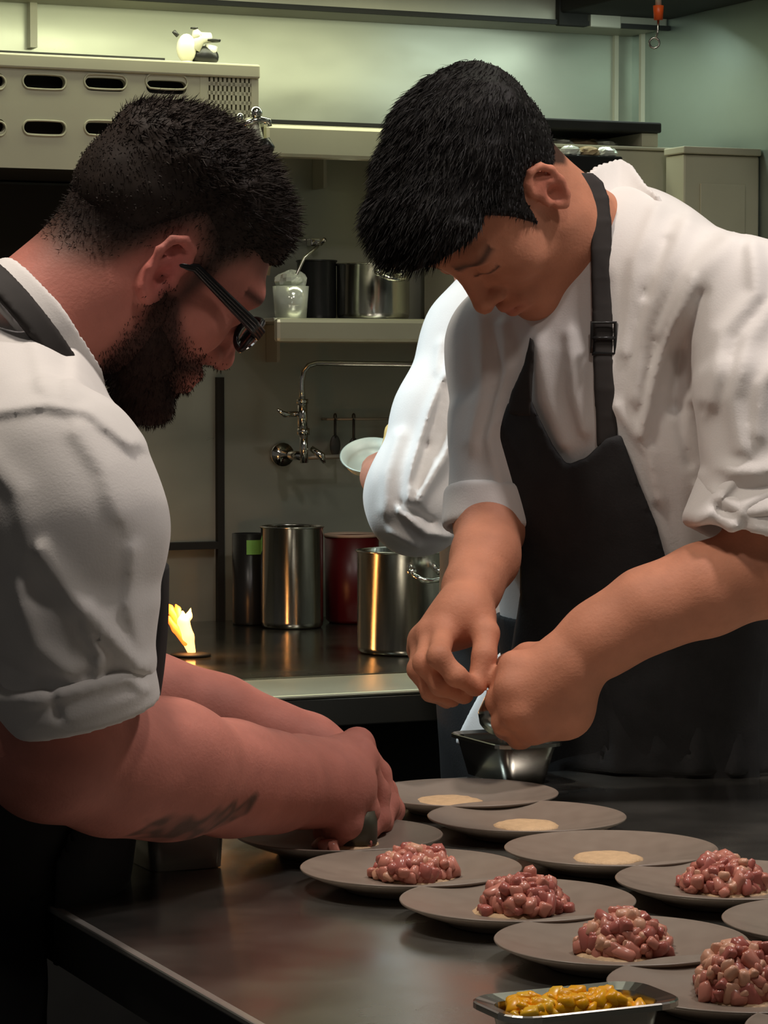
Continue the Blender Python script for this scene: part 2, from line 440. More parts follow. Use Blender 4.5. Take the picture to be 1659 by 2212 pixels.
# ---------------------------------------------------------------- the room
def A(px, py, wd): return kin(K(px, py, wd))[0]       # coordinate along the wall of a pixel seen at wd from the wall
def Z(px, py, wd): return K(px, py, wd)[2]
ORI = kw(0, 0, 0)
def kb(name, m, a0, a1, o0, o1, z0, z1, bev=0.0, parent=None):
    """box in wall coordinates (along, out, up)"""
    mb = MB().box(a0, a1, -o1, -o0, z0, z1, bev)
    if parent is None: return mb.build(name, m, None, tuple(ORI), YAW)
    return mb.build(name, m, parent)
struct(kb('floor', 'floor_tile', -4.2, 3.0, -0.05, 6.5, -0.05, 0.0))
struct(kb('ceiling', 'ceiling_paint', -4.2, 3.0, -0.05, 6.5, 2.75, 2.80))
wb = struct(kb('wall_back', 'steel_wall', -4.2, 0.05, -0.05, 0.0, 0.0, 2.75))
wr = struct(kb('wall_right', 'steel_wall_right', 0.0, 0.05, 0.0, 6.5, 0.0, 2.75))
def child(name, m, par, a0, a1, o0, o1, z0, z1, bev=0.0):
    return kb(name, m, a0, a1, o0, o1, z0, z1, bev, par)
# seams and ledge of the steel cladding
a = A(478, 1100, 0.012)
child('seam_strip', 'dark_recess_and_shade', wb, a - .006, a + .006, 0, .012, CZ, Z(478, 815, 0))
z = Z(400, 1180, .02); child('ledge', 'dark_recess_and_shade', wb, A(60, 1180, .02), a - .008, 0, .022, z - .006, z + .006)
a2 = A(990, 600, .003); child('seam_strip', 'dark_recess_and_shade', wb, a2 - .0015, a2 + .0015, 0, .003, Z(990, 690, 0), Z(990, 480, 0))
# corner trims
for px in (1331,):
    a = A(px, 160, .006); child('corner_trim', 'white_plastic', wb, a - .004, a + .004, 0, .008, Z(px, 280, 0), Z(px, 40, 0))
d = ray(1391, 160); q = WC + 0
def onright(px, py):                                   # point on the right wall
    d = ray(px, py); o = np.array([0, 0, CAMZ]); t = np.dot(WC - o, ER) / np.dot(d, ER); return o + d * t
k1 = kin(onright(1391, 160)); child('corner_trim', 'white_plastic', wr, -.008, 0, k1[1] - .004, k1[1] + .004, onright(1391, 280)[2], onright(1391, 60)[2])
# conduit at upper left of the back wall
a = A(70, 60, .01); child('conduit', 'white_plastic', wb, a - .006, a + .006, 0, .018, Z(70, 105, 0), Z(70, 0, 0) + .1)

# extraction hood along both walls: only its lower lip comes into the frame
hz = Z(600, 20, .10)
hd = thing('extraction_hood', 'steel extraction hood with dark underside along the top of both walls', 'hood', ORI, YAW)
MB().box(-3.2, -.001, -.13, -.001, hz, hz + .10, .004).build('lip', 'steel_dull', hd)
MB().box(-3.2, -.001, -.14, -.131, hz - .004, hz + .004).build('drip_edge', 'black_iron', hd)
for x_, l_ in ((A(1230, 15, .13), .028), (A(1300, 15, .13), .03)):
    MB().box(x_ - l_, x_ + l_, -.146, -.131, hz - .006, hz + .06, .002).build('bracket', 'dark_recess_and_shade' if l_ < .029 else 'steel_dull', hd)
MB().box(-.22, -.001, -1.6, -.14, hz + .015, hz + .10, .004).build('side_lip', 'dark_recess_and_shade', hd)
MB().box(-3.2, -.001, -1.6, -1.5, 2.62, 2.745).build('front_panel', 'steel_dull', hd)
# pull ring hanging from the hood
p = K(1422, 60, .62)
ring = thing('pull_ring', 'thin wire pull ring with orange grip hanging from the hood', 'hook', tuple(p))
MB().tube([(0, 0, .15), (0, 0, .032)], .005, 10).build('cord_sleeve', 'white_plastic', ring)
MB().tube([(0, 0, .034), (0, 0, .012)], [.0085, .007], 12).build('grip', 'orange_plastic', ring)
MB().tube([(0, 0, .013), (-.001, 0, -.008), (-.004, 0, -.016)], .0018, 8).tube(arc((-.006, 0, -.0235), .0078, 70, 430, 20), .0017, 8, False).build('wire_ring', 'pan_steel', ring)

# ------------------------------------------------------------ salamander grill, upper left
SW = .34                                               # front face distance from the wall
aL, aR = A(-420, 240, SW), A(560, 240, SW)
zT, zB = Z(300, 128, SW), Z(300, 371, SW)
sal = thing('salamander_grill', 'cream steel salamander grill with rows of dark slots above the stove', 'grill', tuple(kw(aL, SW, zB)), YAW)
Wd, Ht = aR - aL, zT - zB
sp = FPX / K(300, 240, SW)[1]                           # pixels per metre there
def px2u(px): return A(px, 240, SW) - aL
def py2v(px, py): return Z(px, py, SW) - zB
capz = Ht - .022
MB().box(-.005, Wd, -.006, SW - .01, capz, Ht, .003).build('top_cap', 'cream_enamel', sal)
# front plate with real slots: built as strips round the openings
slots = []
for r_, py in ((0, 177), (1, 277)):
    for px in (-35, 96, 228, 360): slots.append((px2u(px), py2v(px, py)))
uP = px2u(432)
rowz = sorted({round(s[1], 4) for s in slots})
hw, hh = 46 / sp, 14.5 / sp
def slotted(u0, u1, v0, v1, holes, hw, hh, th):
    """plate in the xz plane with stadium holes; each hole sits in its own cell"""
    mb = MB(); us = sorted({round(h[0], 4) for h in holes}); vs_ = sorted({round(np.mean([h[1] for h in holes if abs(h[1] - v) < hh]), 4) for _, v in holes})
    rows = []
    for v in vs_:
        if not rows or v - rows[-1] > hh: rows.append(v)
    cu = [u0] + [(us[i] + us[i + 1]) / 2 for i in range(len(us) - 1)] + [u1]
    cv = [v0] + [(rows[i] + rows[i + 1]) / 2 for i in range(len(rows) - 1)] + [v1]
    n = 32
    for i, u in enumerate(us):
        for j_, v in enumerate(rows):
            x0, x1, z0, z1 = cu[i], cu[i + 1], cv[j_], cv[j_ + 1]
            out, inn = [], []
            for k in range(n):
                t = 2 * math.pi * (k + .5) / n; c_, s_ = math.cos(t), math.sin(t)
                e = 3.2
                rr = (abs(c_) ** e + abs(s_) ** e) ** (-1 / e)
                r2 = hh; inn.append((u + (hw - r2) * np.sign(c_) * min(1, abs(c_) * 3.0) + r2 * c_, v + r2 * s_))
                X = u + c_ * 10; 
                tx = ((x1 - u) / c_) if c_ > 0 else ((x0 - u) / c_)
                tz = ((z1 - v) / s_) if s_ > 0 else ((z0 - v) / s_)
                tt = min(tx, tz); out.append((u + c_ * tt, v + s_ * tt))
            for ci, (cx, cz) in enumerate(((x1, z1), (x0, z1), (x0, z0), (x1, z0))):
                b = min(range(n), key=lambda k: (out[k][0] - cx) ** 2 + (out[k][1] - cz) ** 2); out[b] = (cx, cz)
            V_ = [(p_[0], 0, p_[1]) for p_ in out] + [(p_[0], 0, p_[1]) for p_ in inn] + [(p_[0], th, p_[1]) for p_ in inn]
            Fc = []
            for k in range(n):
                l = (k + 1) % n
                Fc += [(k, l, n + l, n + k), (n + k, n + l, 2 * n + l, 2 * n + k)]
            mb.add(V_, Fc)
    return mb
slotted(0, uP, 0, capz, slots, hw, hh, .012).build('slotted_front', 'cream_enamel', sal)
# lighter pressed rims round each slot
for (u, v) in slots:
    pts = [(u + (hw - hh) * np.sign(math.cos(t)) * min(1, abs(math.cos(t)) * 3) + (hh + .001) * math.cos(t), -.001, v + (hh + .001) * math.sin(t)) for t in np.linspace(0, 2 * math.pi, 33)]
    MB().tube(pts, .0016, 6, False).build('slot_rim', 'cream_enamel', sal)
MB().box(.002, Wd - .002, .03, SW - .01, .002, capz - .002).build('inner_box', 'dark_recess_and_shade', sal)
g0, g1 = px2u(448), px2u(543)
# perforated end panel: 10 x 4 small upright slots
cols, rows_ = 10, 6
gh = [(g0 + (g1 - g0) * (i + .5) / cols, py2v(500, 172 + 19.8 * r_)) for i in range(cols) for r_ in range(rows_)]
mb = MB()
zz0, zz1 = py2v(500, 172 + 19.8 * (rows_ - .5)), py2v(500, 172 - 9.9)
MB_ = mb
MB_.box(uP, g0, -.001, .012, 0, capz); MB_.box(g1, Wd - .002, -.001, .012, 0, capz); MB_.box(g0, g1, -.001, .012, 0, zz0); MB_.box(g0, g1, -.001, .012, zz1, capz)
pw, phh = (g1 - g0) / cols, 19.8 / sp
for i in range(cols + 1):
    x_ = g0 + pw * i; MB_.box(x_ - pw * .29, x_ + pw * .29, 0, .01, zz0, zz1)
for r_ in range(rows_ + 1):
    z_ = zz0 + phh * r_; MB_.box(g0, g1, 0, .01, z_ - phh * .20, z_ + phh * .20)
MB_.build('perforated_panel', 'cream_enamel', sal)
MB().box(Wd - .012, Wd - .001, .0, SW - .01, 0, capz).build('side_panel', 'cream_enamel', sal)
# black box standing in for the shade under the grill
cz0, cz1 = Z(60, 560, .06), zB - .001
struct(kb('grill_shade_1', 'dark_recess_and_shade', A(-420, 450, .06), A(205, 450, .06), .0, .06, cz0 - .25, cz1 - .004))
# thing on top of the grill: small valve with white body and dark handwheels
p = kw(A(427, 118, SW - .05), SW - .05, zT + .0005)
gv = thing('gas_valve', 'small pale gas valve with dark handwheels standing on top of the grill', 'valve', tuple(p), YAW)
u1 = 1 / sp
MB().lathe([(.0001, 0), (.014, 0), (.014, .003), (.008, .006), (.0001, .006)], 16, (-26 * u1, 0, 0)).build('foot', 'white_plastic', gv)
MB().sphere((-26 * u1, 0, 36 * u1), .017, 10, (.95, .8, 1.35)).build('body', 'white_plastic', gv)
MB().tube([(-10 * u1, 0, 34 * u1), (4 * u1, 0, 60 * u1), (30 * u1, 0, 62 * u1)], [.012, .011, .008], 12).build('neck', 'white_plastic', gv)
MB().tube([(0 * u1, 0, 62 * u1), (-6 * u1, 0, 78 * u1)], [.011, .004], 12).build('bonnet', 'white_plastic', gv)
MB().lathe([(.0001, 0), (.013, .001), (.014, .004), (.0001, .006)], 16, (34 * u1, 0, 52 * u1)).build('handwheel', 'dark_pot', gv)
MB().lathe([(.0001, 0), (.006, .001), (.006, .003), (.0001, .004)], 14, (-8 * u1, 0, 78 * u1)).build('stem_knob', 'dark_pot', gv)
MB().tube([(-46 * u1, 0, 62 * u1), (-56 * u1, 0, 72 * u1)], .0032, 8).build('lever', 'dark_pot', gv)
MB().sphere((18 * u1, .002, 20 * u1), .017, 10, (1.35, .8, 1.0)).build('regulator', 'dark_pot', gv)
MB().tube([(28 * u1, 0, 22 * u1), (32 * u1, 0, 44 * u1)], [.009, .010], 12).build('elbow', 'white_plastic', gv)
# shallow dark trays lying on the grill
tr = kw(A(150, 118, SW - .12), SW - .12, zT + .0005)
t_ = thing('baking_tray', 'dark flat tray lying on top of the grill beside the valve', 'tray', tuple(tr), YAW)
wT = 190 / sp
MB().box(-wT - .35, wT, -.06, .10, 0, .004).build('base', 'black_iron', t_)
MB().box(-wT - .35, wT, -.062, -.058, 0, .010).build('rim', 'black_iron', t_)

# ------------------------------------------------------------ wall shelves
def shelf(name, label, px0, px1, py0, py1, dep, m_lip, extra=None):
    a0, a1 = A(px0, (py0 + py1) / 2, dep), (A(px1, (py0 + py1) / 2, dep) if px1 else -.002)
    z1, z0 = Z(px0 + 20, py0, dep), Z(px0 + 20, py1, dep)
    t = thing(name, label, 'shelf', tuple(kw(a0, 0, z0)), YAW); L = a1 - a0
    MB().box(0, L, -dep + .012, -.001, z1 - z0 - .006, z1 - z0, .001).build('top_plate', 'steel', t)
    MB().box(0, L, -dep, -dep + .016, 0, z1 - z0 - .0005, .007).build('front_lip', m_lip, t)
    for k in range(3):
        x = L * (.12 + .38 * k); MB().box(x - .003, x + .003, -.05, -.001, -.03, z1 - z0 - .007).build('bracket', 'steel_dull', t)
    return t, a0, a1, z0, z1
lower = shelf('wall_shelf', 'lower steel wall shelf carrying the saucepans', 597, None, 686, 740, .28, 'shelf_steel')
upper = shelf('wall_shelf', 'upper steel wall shelf with bright lip beside the salamander grill', 574, 1060, 266, 340, .28, 'shelf_steel')
# thin dark tray lying on the upper shelf
zz = upper[4] + .0005; us_ = K(700, 262, .28)[1] / FPX
bd = thing('baking_tray', 'thin black tray lying on the bright upper shelf between the two heads', 'tray', tuple(kw(upper[1] + .002, .27, zz)), YAW)
MB().box(0, upper[2] - upper[1] - .004, 0, .25, 0, .003).build('base', 'black_iron', bd)
MB().box(0, upper[2] - upper[1] - .004, -.002, .001, 0, 8 * us_).build('rim', 'black_iron', bd)
# cream appliance right of the head
def cbox(name, label, cat, px0, px1, py0, py1, wd, dep, m):
    a0, a1 = A(px0, (py0 + py1) / 2, wd), A(px1, (py0 + py1) / 2, wd); z1, z0 = Z(px1 - 40, py0, wd), (CZ + .001 if py1 is None else Z(px0, py1, wd))
    t = thing(name, label, cat, tuple(kw(a0, wd, z0)), YAW)
    MB().box(0, a1 - a0, 0, dep, 0, z1 - z0 - .006, .003).build('body', m, t)
    MB().box(-.003, a1 - a0 + .003, -.004, dep, z1 - z0 - .006, z1 - z0, .002).build('lid', m, t)
    return t, a0, a1, z1
oven, oa0, oa1, oz = cbox('steam_oven', 'cream steel oven standing on the range behind the right chef', 'oven', 1105, 1452, 318, 720, .36, .34, 'cream_enamel')
a0, a1 = A(1100, 270, .36), A(1424, 270, .36); z1, z0 = Z(1380, 264, .36), Z(1380, 286, .36)
sup = thing('raised_shelf', 'black edged board on a cream block on top of the oven', 'shelf', tuple(kw(a0, .36, oz + .0006)), YAW)
MB().box(A(1388, 300, .36) - a0, a1 - a0 - .001, .002, .30, 0, z0 - oz - .001, .001).build('block', 'cream_enamel', sup)
MB().box(0.0, .02, .10, .30, 0, z0 - oz - .001, .001).build('block', 'cream_enamel', sup)
MB().box(0, a1 - a0 + .003, -.004, .30, z0 - oz - .0006, z1 - oz, .003).build('board', 'black_iron', sup)
# crumpled foil on the oven, under the board
p0 = kw(A(1262, 318, .30), .30, oz + .0006)
foil = thing('foil_bundle', 'crumpled silver and dark foil bundle on the oven behind the right chef', 'foil', tuple(p0), YAW)
def crumple(seed, sx, sy, sz, n=10):
    m = MB().sphere((0, 0, 0), 1.0, n); r = np.random.default_rng(seed); v = np.array(m.v)
    nn = 1 + .28 * noise3(v, 5.5, seed) + .16 * noise3(v, 13, seed + 1)
    v = v * nn[:, None] * np.array([sx, sy, sz]); v[:, 2] = np.maximum(v[:, 2], -sz * .75); v[:, 2] += sz * .75
    return MB().add(v, m.f, False)
for i, (dx, s_, mm) in enumerate(((-.055, .035, 'clear_film'), (-.01, .04, 'tan_crust'), (.03, .03, 'clear_film'))):
    o = crumple(20 + i, s_, .03, .008).build('crumpled_sheet', mm, foil, (dx, 0, 0))
# dark herb tray hanging over the oven front
ht = kw(A(1268, 345, .375), .375, Z(1268, 372, .375))
hb = thing('foil_tray', 'dark tray of shredded foil hooked on the front of the oven', 'tray', tuple(ht), YAW)
MB().box(-.055, .055, -.022, .012, 0, .026, .003).build('tray', 'dark_pot', hb)
for k, (dx, mm) in enumerate(((-.035, 'clear_film'), (.0, 'tan_crust'), (.032, 'clear_film'))): crumple(40 + k, .020, .014, .010, 8).build('shred', mm, hb, (dx, -.006, .024))
# right-hand side cabinet on the right wall
zz = Z(1560, 319, .44); ca0 = A(1476, 400, .44); ca1 = -.002
cab = thing('side_cabinet', 'tall pale steel cabinet against the right wall', 'cabinet', tuple(kw(ca0, .44, CZ + .001)), YAW)
zz -= CZ + .001
MB().box(0, ca1 - ca0, .0, .06, .0, zz - .012, .004).build('body', 'cream_enamel', cab)
MB().box(-.003, ca1 - ca0, -.006, .06, zz - .012, zz, .002).build('top_cap', 'cream_enamel', cab)
MB().box(.03, ca1 - ca0 - .03, -.005, -.001, .05, zz - .06, .001).build('door', 'cream_enamel', cab)

# chrome tap cluster beside the shelf
p = K(556, 258, .40)
tp = thing('gas_tap', 'chrome gas tap with round knobs beside the salamander grill', 'tap', tuple(p), YAW)
u = p[1] / FPX
MB().sphere((-4 * u, 0, 14 * u), 15 * u, 8).build('knob', 'chrome', tp)
MB().sphere((-40 * u, 0, 4 * u), 9 * u, 8).build('knob', 'chrome', tp)
MB().sphere((-44 * u, 0, -16 * u), 9 * u, 8).build('knob', 'chrome', tp)
MB().tube([(-44 * u, .002, -16 * u), (0, 0, 0), (26 * u, 0, -2 * u), (28 * u, 0, -14 * u)], [5 * u, 8 * u, 7 * u, 6 * u], 10).build('lever', 'chrome', tp)
MB().tube([(-10 * u, .01, 6 * u), (6 * u, .01, -50 * u), (16 * u, .015, -110 * u)], [14 * u, 16 * u, 9 * u], 12).build('body', 'steel_dull', tp)
MB().tube([(16 * u, -.002, -40 * u), (20 * u, -.002, -58 * u), (18 * u, .0, -80 * u)], [10 * u, 18 * u, 12 * u], 12).build('handle', 'dark_pot', tp)
MB().tube([(16 * u, .015, -110 * u), (36 * u, .02, -160 * u), (52 * u, .03, -230 * u), (50 * u, .05, -330 * u)], 5.5 * u, 10).build('hose', 'steel_dull', tp)

# ------------------------------------------------------------ pots on the lower shelf
def pot(name, label, c, r, h, m, parent_rot=0.0, rim=True, handles=(), cat='pot'):
    t = thing(name, label, cat, tuple(c), parent_rot)
    MB().lathe([(.0001, .0), (r * .93, .0), (r * .985, .004), (r, .010), (r, h - .003), (r * 1.02, h - .0015), (r * 1.02, h), (r * .965, h), (r * .965, .006), (.0001, .005)], 48).build('body', m, t)
    if rim: MB().tube([(r * math.cos(a_) * 1.015, r * math.sin(a_) * 1.015, h) for a_ in np.linspace(0, 2 * math.pi, 49)], .0017, 6, False).build('rim', m, t)
    for ang in handles:
        ca, sa = math.cos(math.radians(ang)), math.sin(math.radians(ang)); tx, ty = -sa, ca; z_ = h * .80
        pts = [(r * ca + tx * q1 + ca * q2, r * sa + ty * q1 + sa * q2, z_ + q3) for q1, q2, q3 in ((-.022, -.001, .004), (-.022, .014, -.002), (-.014, .022, -.007), (0, .024, -.009), (.014, .022, -.007), (.022, .014, -.002), (.022, -.001, .004))]
        hn = MB().tube(pts, .0038, 10).build('handle', 'chrome', t)
        for s_ in (-.022, .022):
            MB().sphere((r * ca + tx * s_, r * sa + ty * s_, z_ + .004), .008, 8, (1, 1, .8)).build('rivet_plate', 'chrome', hn)
    return t
lz1 = lower[4] + .0008
def sh_at(px, wd): return kw(A(px, 660, wd), wd, lz1)
pot('saucepan', 'steel saucepan with looped handle on the lower shelf', sh_at(806, .14), .061, .092, 'pot_steel', math.radians(-62), handles=(0,))
pot('saucepan', 'black pot standing left of the steel saucepan on the lower shelf', sh_at(684, .10), .033, .098, 'dark_pot')
jr = thing('plastic_tub', 'crumpled clear plastic tub at the left end of the lower shelf', 'tub', tuple(sh_at(628, .20)), YAW)
MB().lathe([(.0001, 0), (.026, 0), (.030, .052), (.028, .052), (.025, .003), (.0001, .002)], 24).build('tub', 'clear_film', jr)
crumple(31, .026, .022, .018).build('wrap', 'clear_film', jr, (0, -.002, .046))
MB().tube([(.0, -.012, .05), (.006, -.012, .072), (.020, -.01, .098), (.045, -.008, .118)], .0026, 8).build('handle_wire', 'steel', jr)
ho = K(697, 521, .05)
hk = thing('wall_hook', 'small shiny hook on the back wall above the black pot', 'hook', tuple(ho), YAW)
MB().box(-.009, .009, .03, .05, -.007, .006, .002).build('plate', 'chrome', hk)
MB().tube([(.0, .032, .0), (.002, .012, -.004), (.006, .004, .004)], .0036, 8).build('peg', 'chrome', hk)

# ------------------------------------------------------------ pot filler tap on the wall
fw_ = .10
fb = K(654, 960, fw_)
fc = thing('pot_filler', 'chrome swan-neck pot filler tap fixed to the back wall', 'tap', tuple(fb), YAW)
uf = fb[1] / FPX
def fp(px, py, dy=0.0): return ((px - 654) * uf / math.cos(YAW) * .985, dy, (960 - py) * uf)
top = [fp(654, 868), fp(652, 842), fp(652, 822), fp(656, 803), fp(667, 790), fp(684, 785), fp(760, 786, -.02), fp(900, 788, -.05), fp(920, 793, -.055), fp(932, 808, -.057), fp(936, 832, -.058)]
MB().tube(top, 6.2 * uf, 12).build('spout', 'chrome', fc)
MB().tube([fp(653, 872), fp(653, 862)], 13 * uf, 14).tube([fp(654, 930), fp(653, 868)], 11 * uf, 14).build('valve_body', 'chrome', fc)
MB().tube([fp(655, 940), fp(655, 925)], 14 * uf, 14).tube([fp(657, 1000), fp(656, 936)], 9 * uf, 12).build('riser', 'chrome', fc)
MB().tube([fp(594, 884, -.01), fp(612, 895, -.006), fp(645, 894)], [3 * uf, 7 * uf, 6 * uf], 10).build('lever_handle', 'chrome', fc)
MB().tube([fp(672, 968, .0), fp(690, 985, -.01), fp(696, 1000, -.01)], [6 * uf, 9 * uf, 4 * uf], 10).build('lower_handle', 'chrome', fc)
MB().tube([fp(654, 985), fp(654, 985, .098)], 10 * uf, 12).tube([fp(654, 985, .088), fp(654, 985, .098)], 26 * uf, 18).build('wall_flange', 'chrome', fc)
MB().tube([fp(660, 990, .03), fp(770, 988, .03), fp(772, 988, .095)], 5 * uf, 10).build('supply_pipe', 'steel_dull', fc)
# rail with dark utensils hanging behind the tap
rl = K(800, 905, .03)
rail = thing('utensil_rail', 'thin dark rail on the back wall behind the pot filler', 'rail', tuple(rl), YAW)
MB().tube([(-105 * uf, 0, 0), (130 * uf, 0, 0)], 3 * uf, 8).build('bar', 'steel_dull', rail)
for s_ in (-100, 125): MB().tube([(s_ * uf, 0, 0), (s_ * uf, .028, 0)], 3 * uf, 8).build('bracket', 'steel_dull', rail)
for px, ln, lab in ((722, 78, 'dark slotted spatula hanging nearest the pot filler'), (762, 86, 'dark ladle hanging in the middle of the rail'), (848, 60, 'dark skimmer hanging at the far end of the rail')):
    p = K(px, 905, .03)
    ut = thing('hanging_utensil', lab, 'utensil', tuple(p - EI * .004), YAW)
    MB().tube([(0, 0, -.001), (0, 0, -ln * .55 * uf)], 3.2 * uf, 8).tube(arc((0, 0, .004), .005, -90, 200, 10, (0, 1, 0), (0, 0, 1)), .0014, 6).build('handle', 'utensil_metal', ut)
    MB().sphere((0, 0, -ln * .75 * uf), 1.0, 8, (13 * uf, 4 * uf, 24 * uf)).build('head', 'utensil_metal', ut)

# ------------------------------------------------------------ stove
sf = kin(onz(730, 1496, CZ))[1]                        # how far the stove stands out
sL, sR = -3.0, -.02
stv = thing('cooking_range', 'dark steel cooking range with polished front rail along the back wall', 'stove', ORI, YAW)
MB().box(sL, sR, -sf + .20, -.001, CZ - .03, CZ, .002).build('hot_plate', 'stove_plate', stv)
MB().box(sL, sR, -sf, -sf + .198, CZ - .007, CZ - .001, .003).build('front_rail', 'stove_rail', stv)
MB().box(sL, sR, -sf + .003, -sf + .05, CZ - .045, CZ - .0075, .002).build('front_fascia', 'fascia_steel', stv)
MB().box(sL + .02, sR, -sf + .07, -.002, .12, CZ - .032).build('body', 'black_iron', stv)
for k in range(4):
    x0 = sL + .1 + k * .72; dr = MB().box(x0, x0 + .66, -sf + .045, -sf + .069, .2, CZ - .14, .004).build('oven_door', 'black_iron', stv)
    MB().tube([(x0 + .06, -sf + .02, CZ - .17), (x0 + .60, -sf + .02, CZ - .17)], .009, 10).build('handle', 'black_iron', dr)
for x0 in (sL + .06, sL + 1.0, sL + 2.0, sR - .06):
    MB().tube([(x0, -sf + .12, 0), (x0, -sf + .12, .13)], .022, 10).tube([(x0, -.10, 0), (x0, -.10, .13)], .022, 10).build('foot', 'black_iron', stv)
# burner and its flame
fb = onz(412, 1418, CZ)
bn = MB().lathe([(.0001, .001), (.030, .001), (.030, .004), (.020, .006), (.0001, .006)], 28).build('burner_ring', 'black_iron', None, tuple(fb), 0)
tag(bn, 'flat black burner ring under the flame on the range', 'burner')
us = fb[1] / FPX
fl = thing('flame', 'bright orange gas flame leaping from the range', 'flame', tuple(fb + np.array([0, 0, .007])))
def tongue(name, pts, rad, m):
    q = [((x - 412) * us, dy, (1412 - y) * us) for x, y, dy in pts]
    f = Field()
    for i in range(len(q) - 1): f.cap(q[i], q[i + 1], rad[i] * us, rad[i + 1] * us, .004)
    lo, hi = f.bounds()
    make(name, f, lo, hi, .0016, m, fl)
tongue('flame_core', [(414, 1412, 0), (404, 1380, 0), (396, 1345, 0), (394, 1325, .004)], [9, 15, 13, 3], 'flame_core')
tongue('flame_tongue', [(404, 1385, .004), (385, 1345, .004), (366, 1318, .002), (352, 1306, 0)], [9, 10, 8, 1.5], 'flame_tongue')
tongue('flame_tongue', [(402, 1392, -.004), (380, 1362, -.003), (364, 1340, -.003), (358, 1328, 0)], [8, 8, 5, 1.5], 'flame_tongue')
tongue('flame_tongue', [(398, 1350, 0), (408, 1335, .002), (412, 1318, .003)], [9, 7, 1.5], 'flame_core')
tongue('flame_tongue', [(388, 1345, .002), (384, 1320, .002), (378, 1308, .003)], [9, 6, 1.5], 'flame_tongue')
pl = bpy.data.lights.new('flame_light', 'POINT'); pl.energy = 1.3; pl.color = (1.0, .42, .12); pl.shadow_soft_size = .02
po = bpy.data.objects.new('flame_light', pl); COL.objects.link(po); po.location = tuple(fb + np.array([-.005, -.01, .07]))
# vessels on the range
def at_base(px, py_front, r):
    p = onz(px, py_front, CZ); n = p / np.linalg.norm(p[:2]); c = p + np.array([n[0], n[1], 0]) * r; c[2] = CZ + .0006; return c
r1 = 68 * 4.62 / FPX
bm_ = pot('bain_marie_pot', 'tall plain steel bain-marie pot glowing with an orange reflection', at_base(631, 1361, r1), r1, .166, 'pot_steel')
r2 = 107 * 4.22 / FPX
stock = pot('stock_pot', 'wide steel stock pot with side handle beside the red container', at_base(878, 1420, r2), r2, .153, 'pot_steel', math.radians(-20), handles=(-48, 132))
c3 = at_base(760, 1350, .047)
rc = thing('food_container', 'dark red plastic container with pale rim behind the stock pot', 'container', tuple(c3))
MB().lathe([(.0001, 0), (.038, 0), (.044, .006), (.046, .146), (.043, .146), (.040, .006), (.0001, .005)], 36).build('body', 'red_plastic', rc)
MB().lathe([(.0435, .1445), (.047, .1445), (.0475, .149), (.0440, .150), (.0435, .1445)], 36).build('rim', 'pale_rim', rc)
c4 = at_base(538, 1352, .028)
dk = thing('storage_tin', 'slim dark tin with a green tape label behind the tall steel pot', 'tin', tuple(c4))
MB().lathe([(.0001, 0), (.027, 0), (.028, .004), (.028, .152), (.026, .152), (.025, .004), (.0001, .003)], 32).build('body', 'dark_pot', dk)
lb = [(.0286 * math.cos(a_), .0286 * math.sin(a_), z_) for z_ in (.118, .142) for a_ in np.radians(np.linspace(-95, -35, 8))]
lb2 = [(x * 1.01, y * 1.01, z_) for x, y, z_ in lb]
mobj('tape_label', lb + lb2, [(i, i + 1, i + 9, i + 8) for i in range(7)] + [(16 + i + 8, 16 + i + 9, 16 + i + 1, 16 + i) for i in range(7)], 'green_tape', dk)
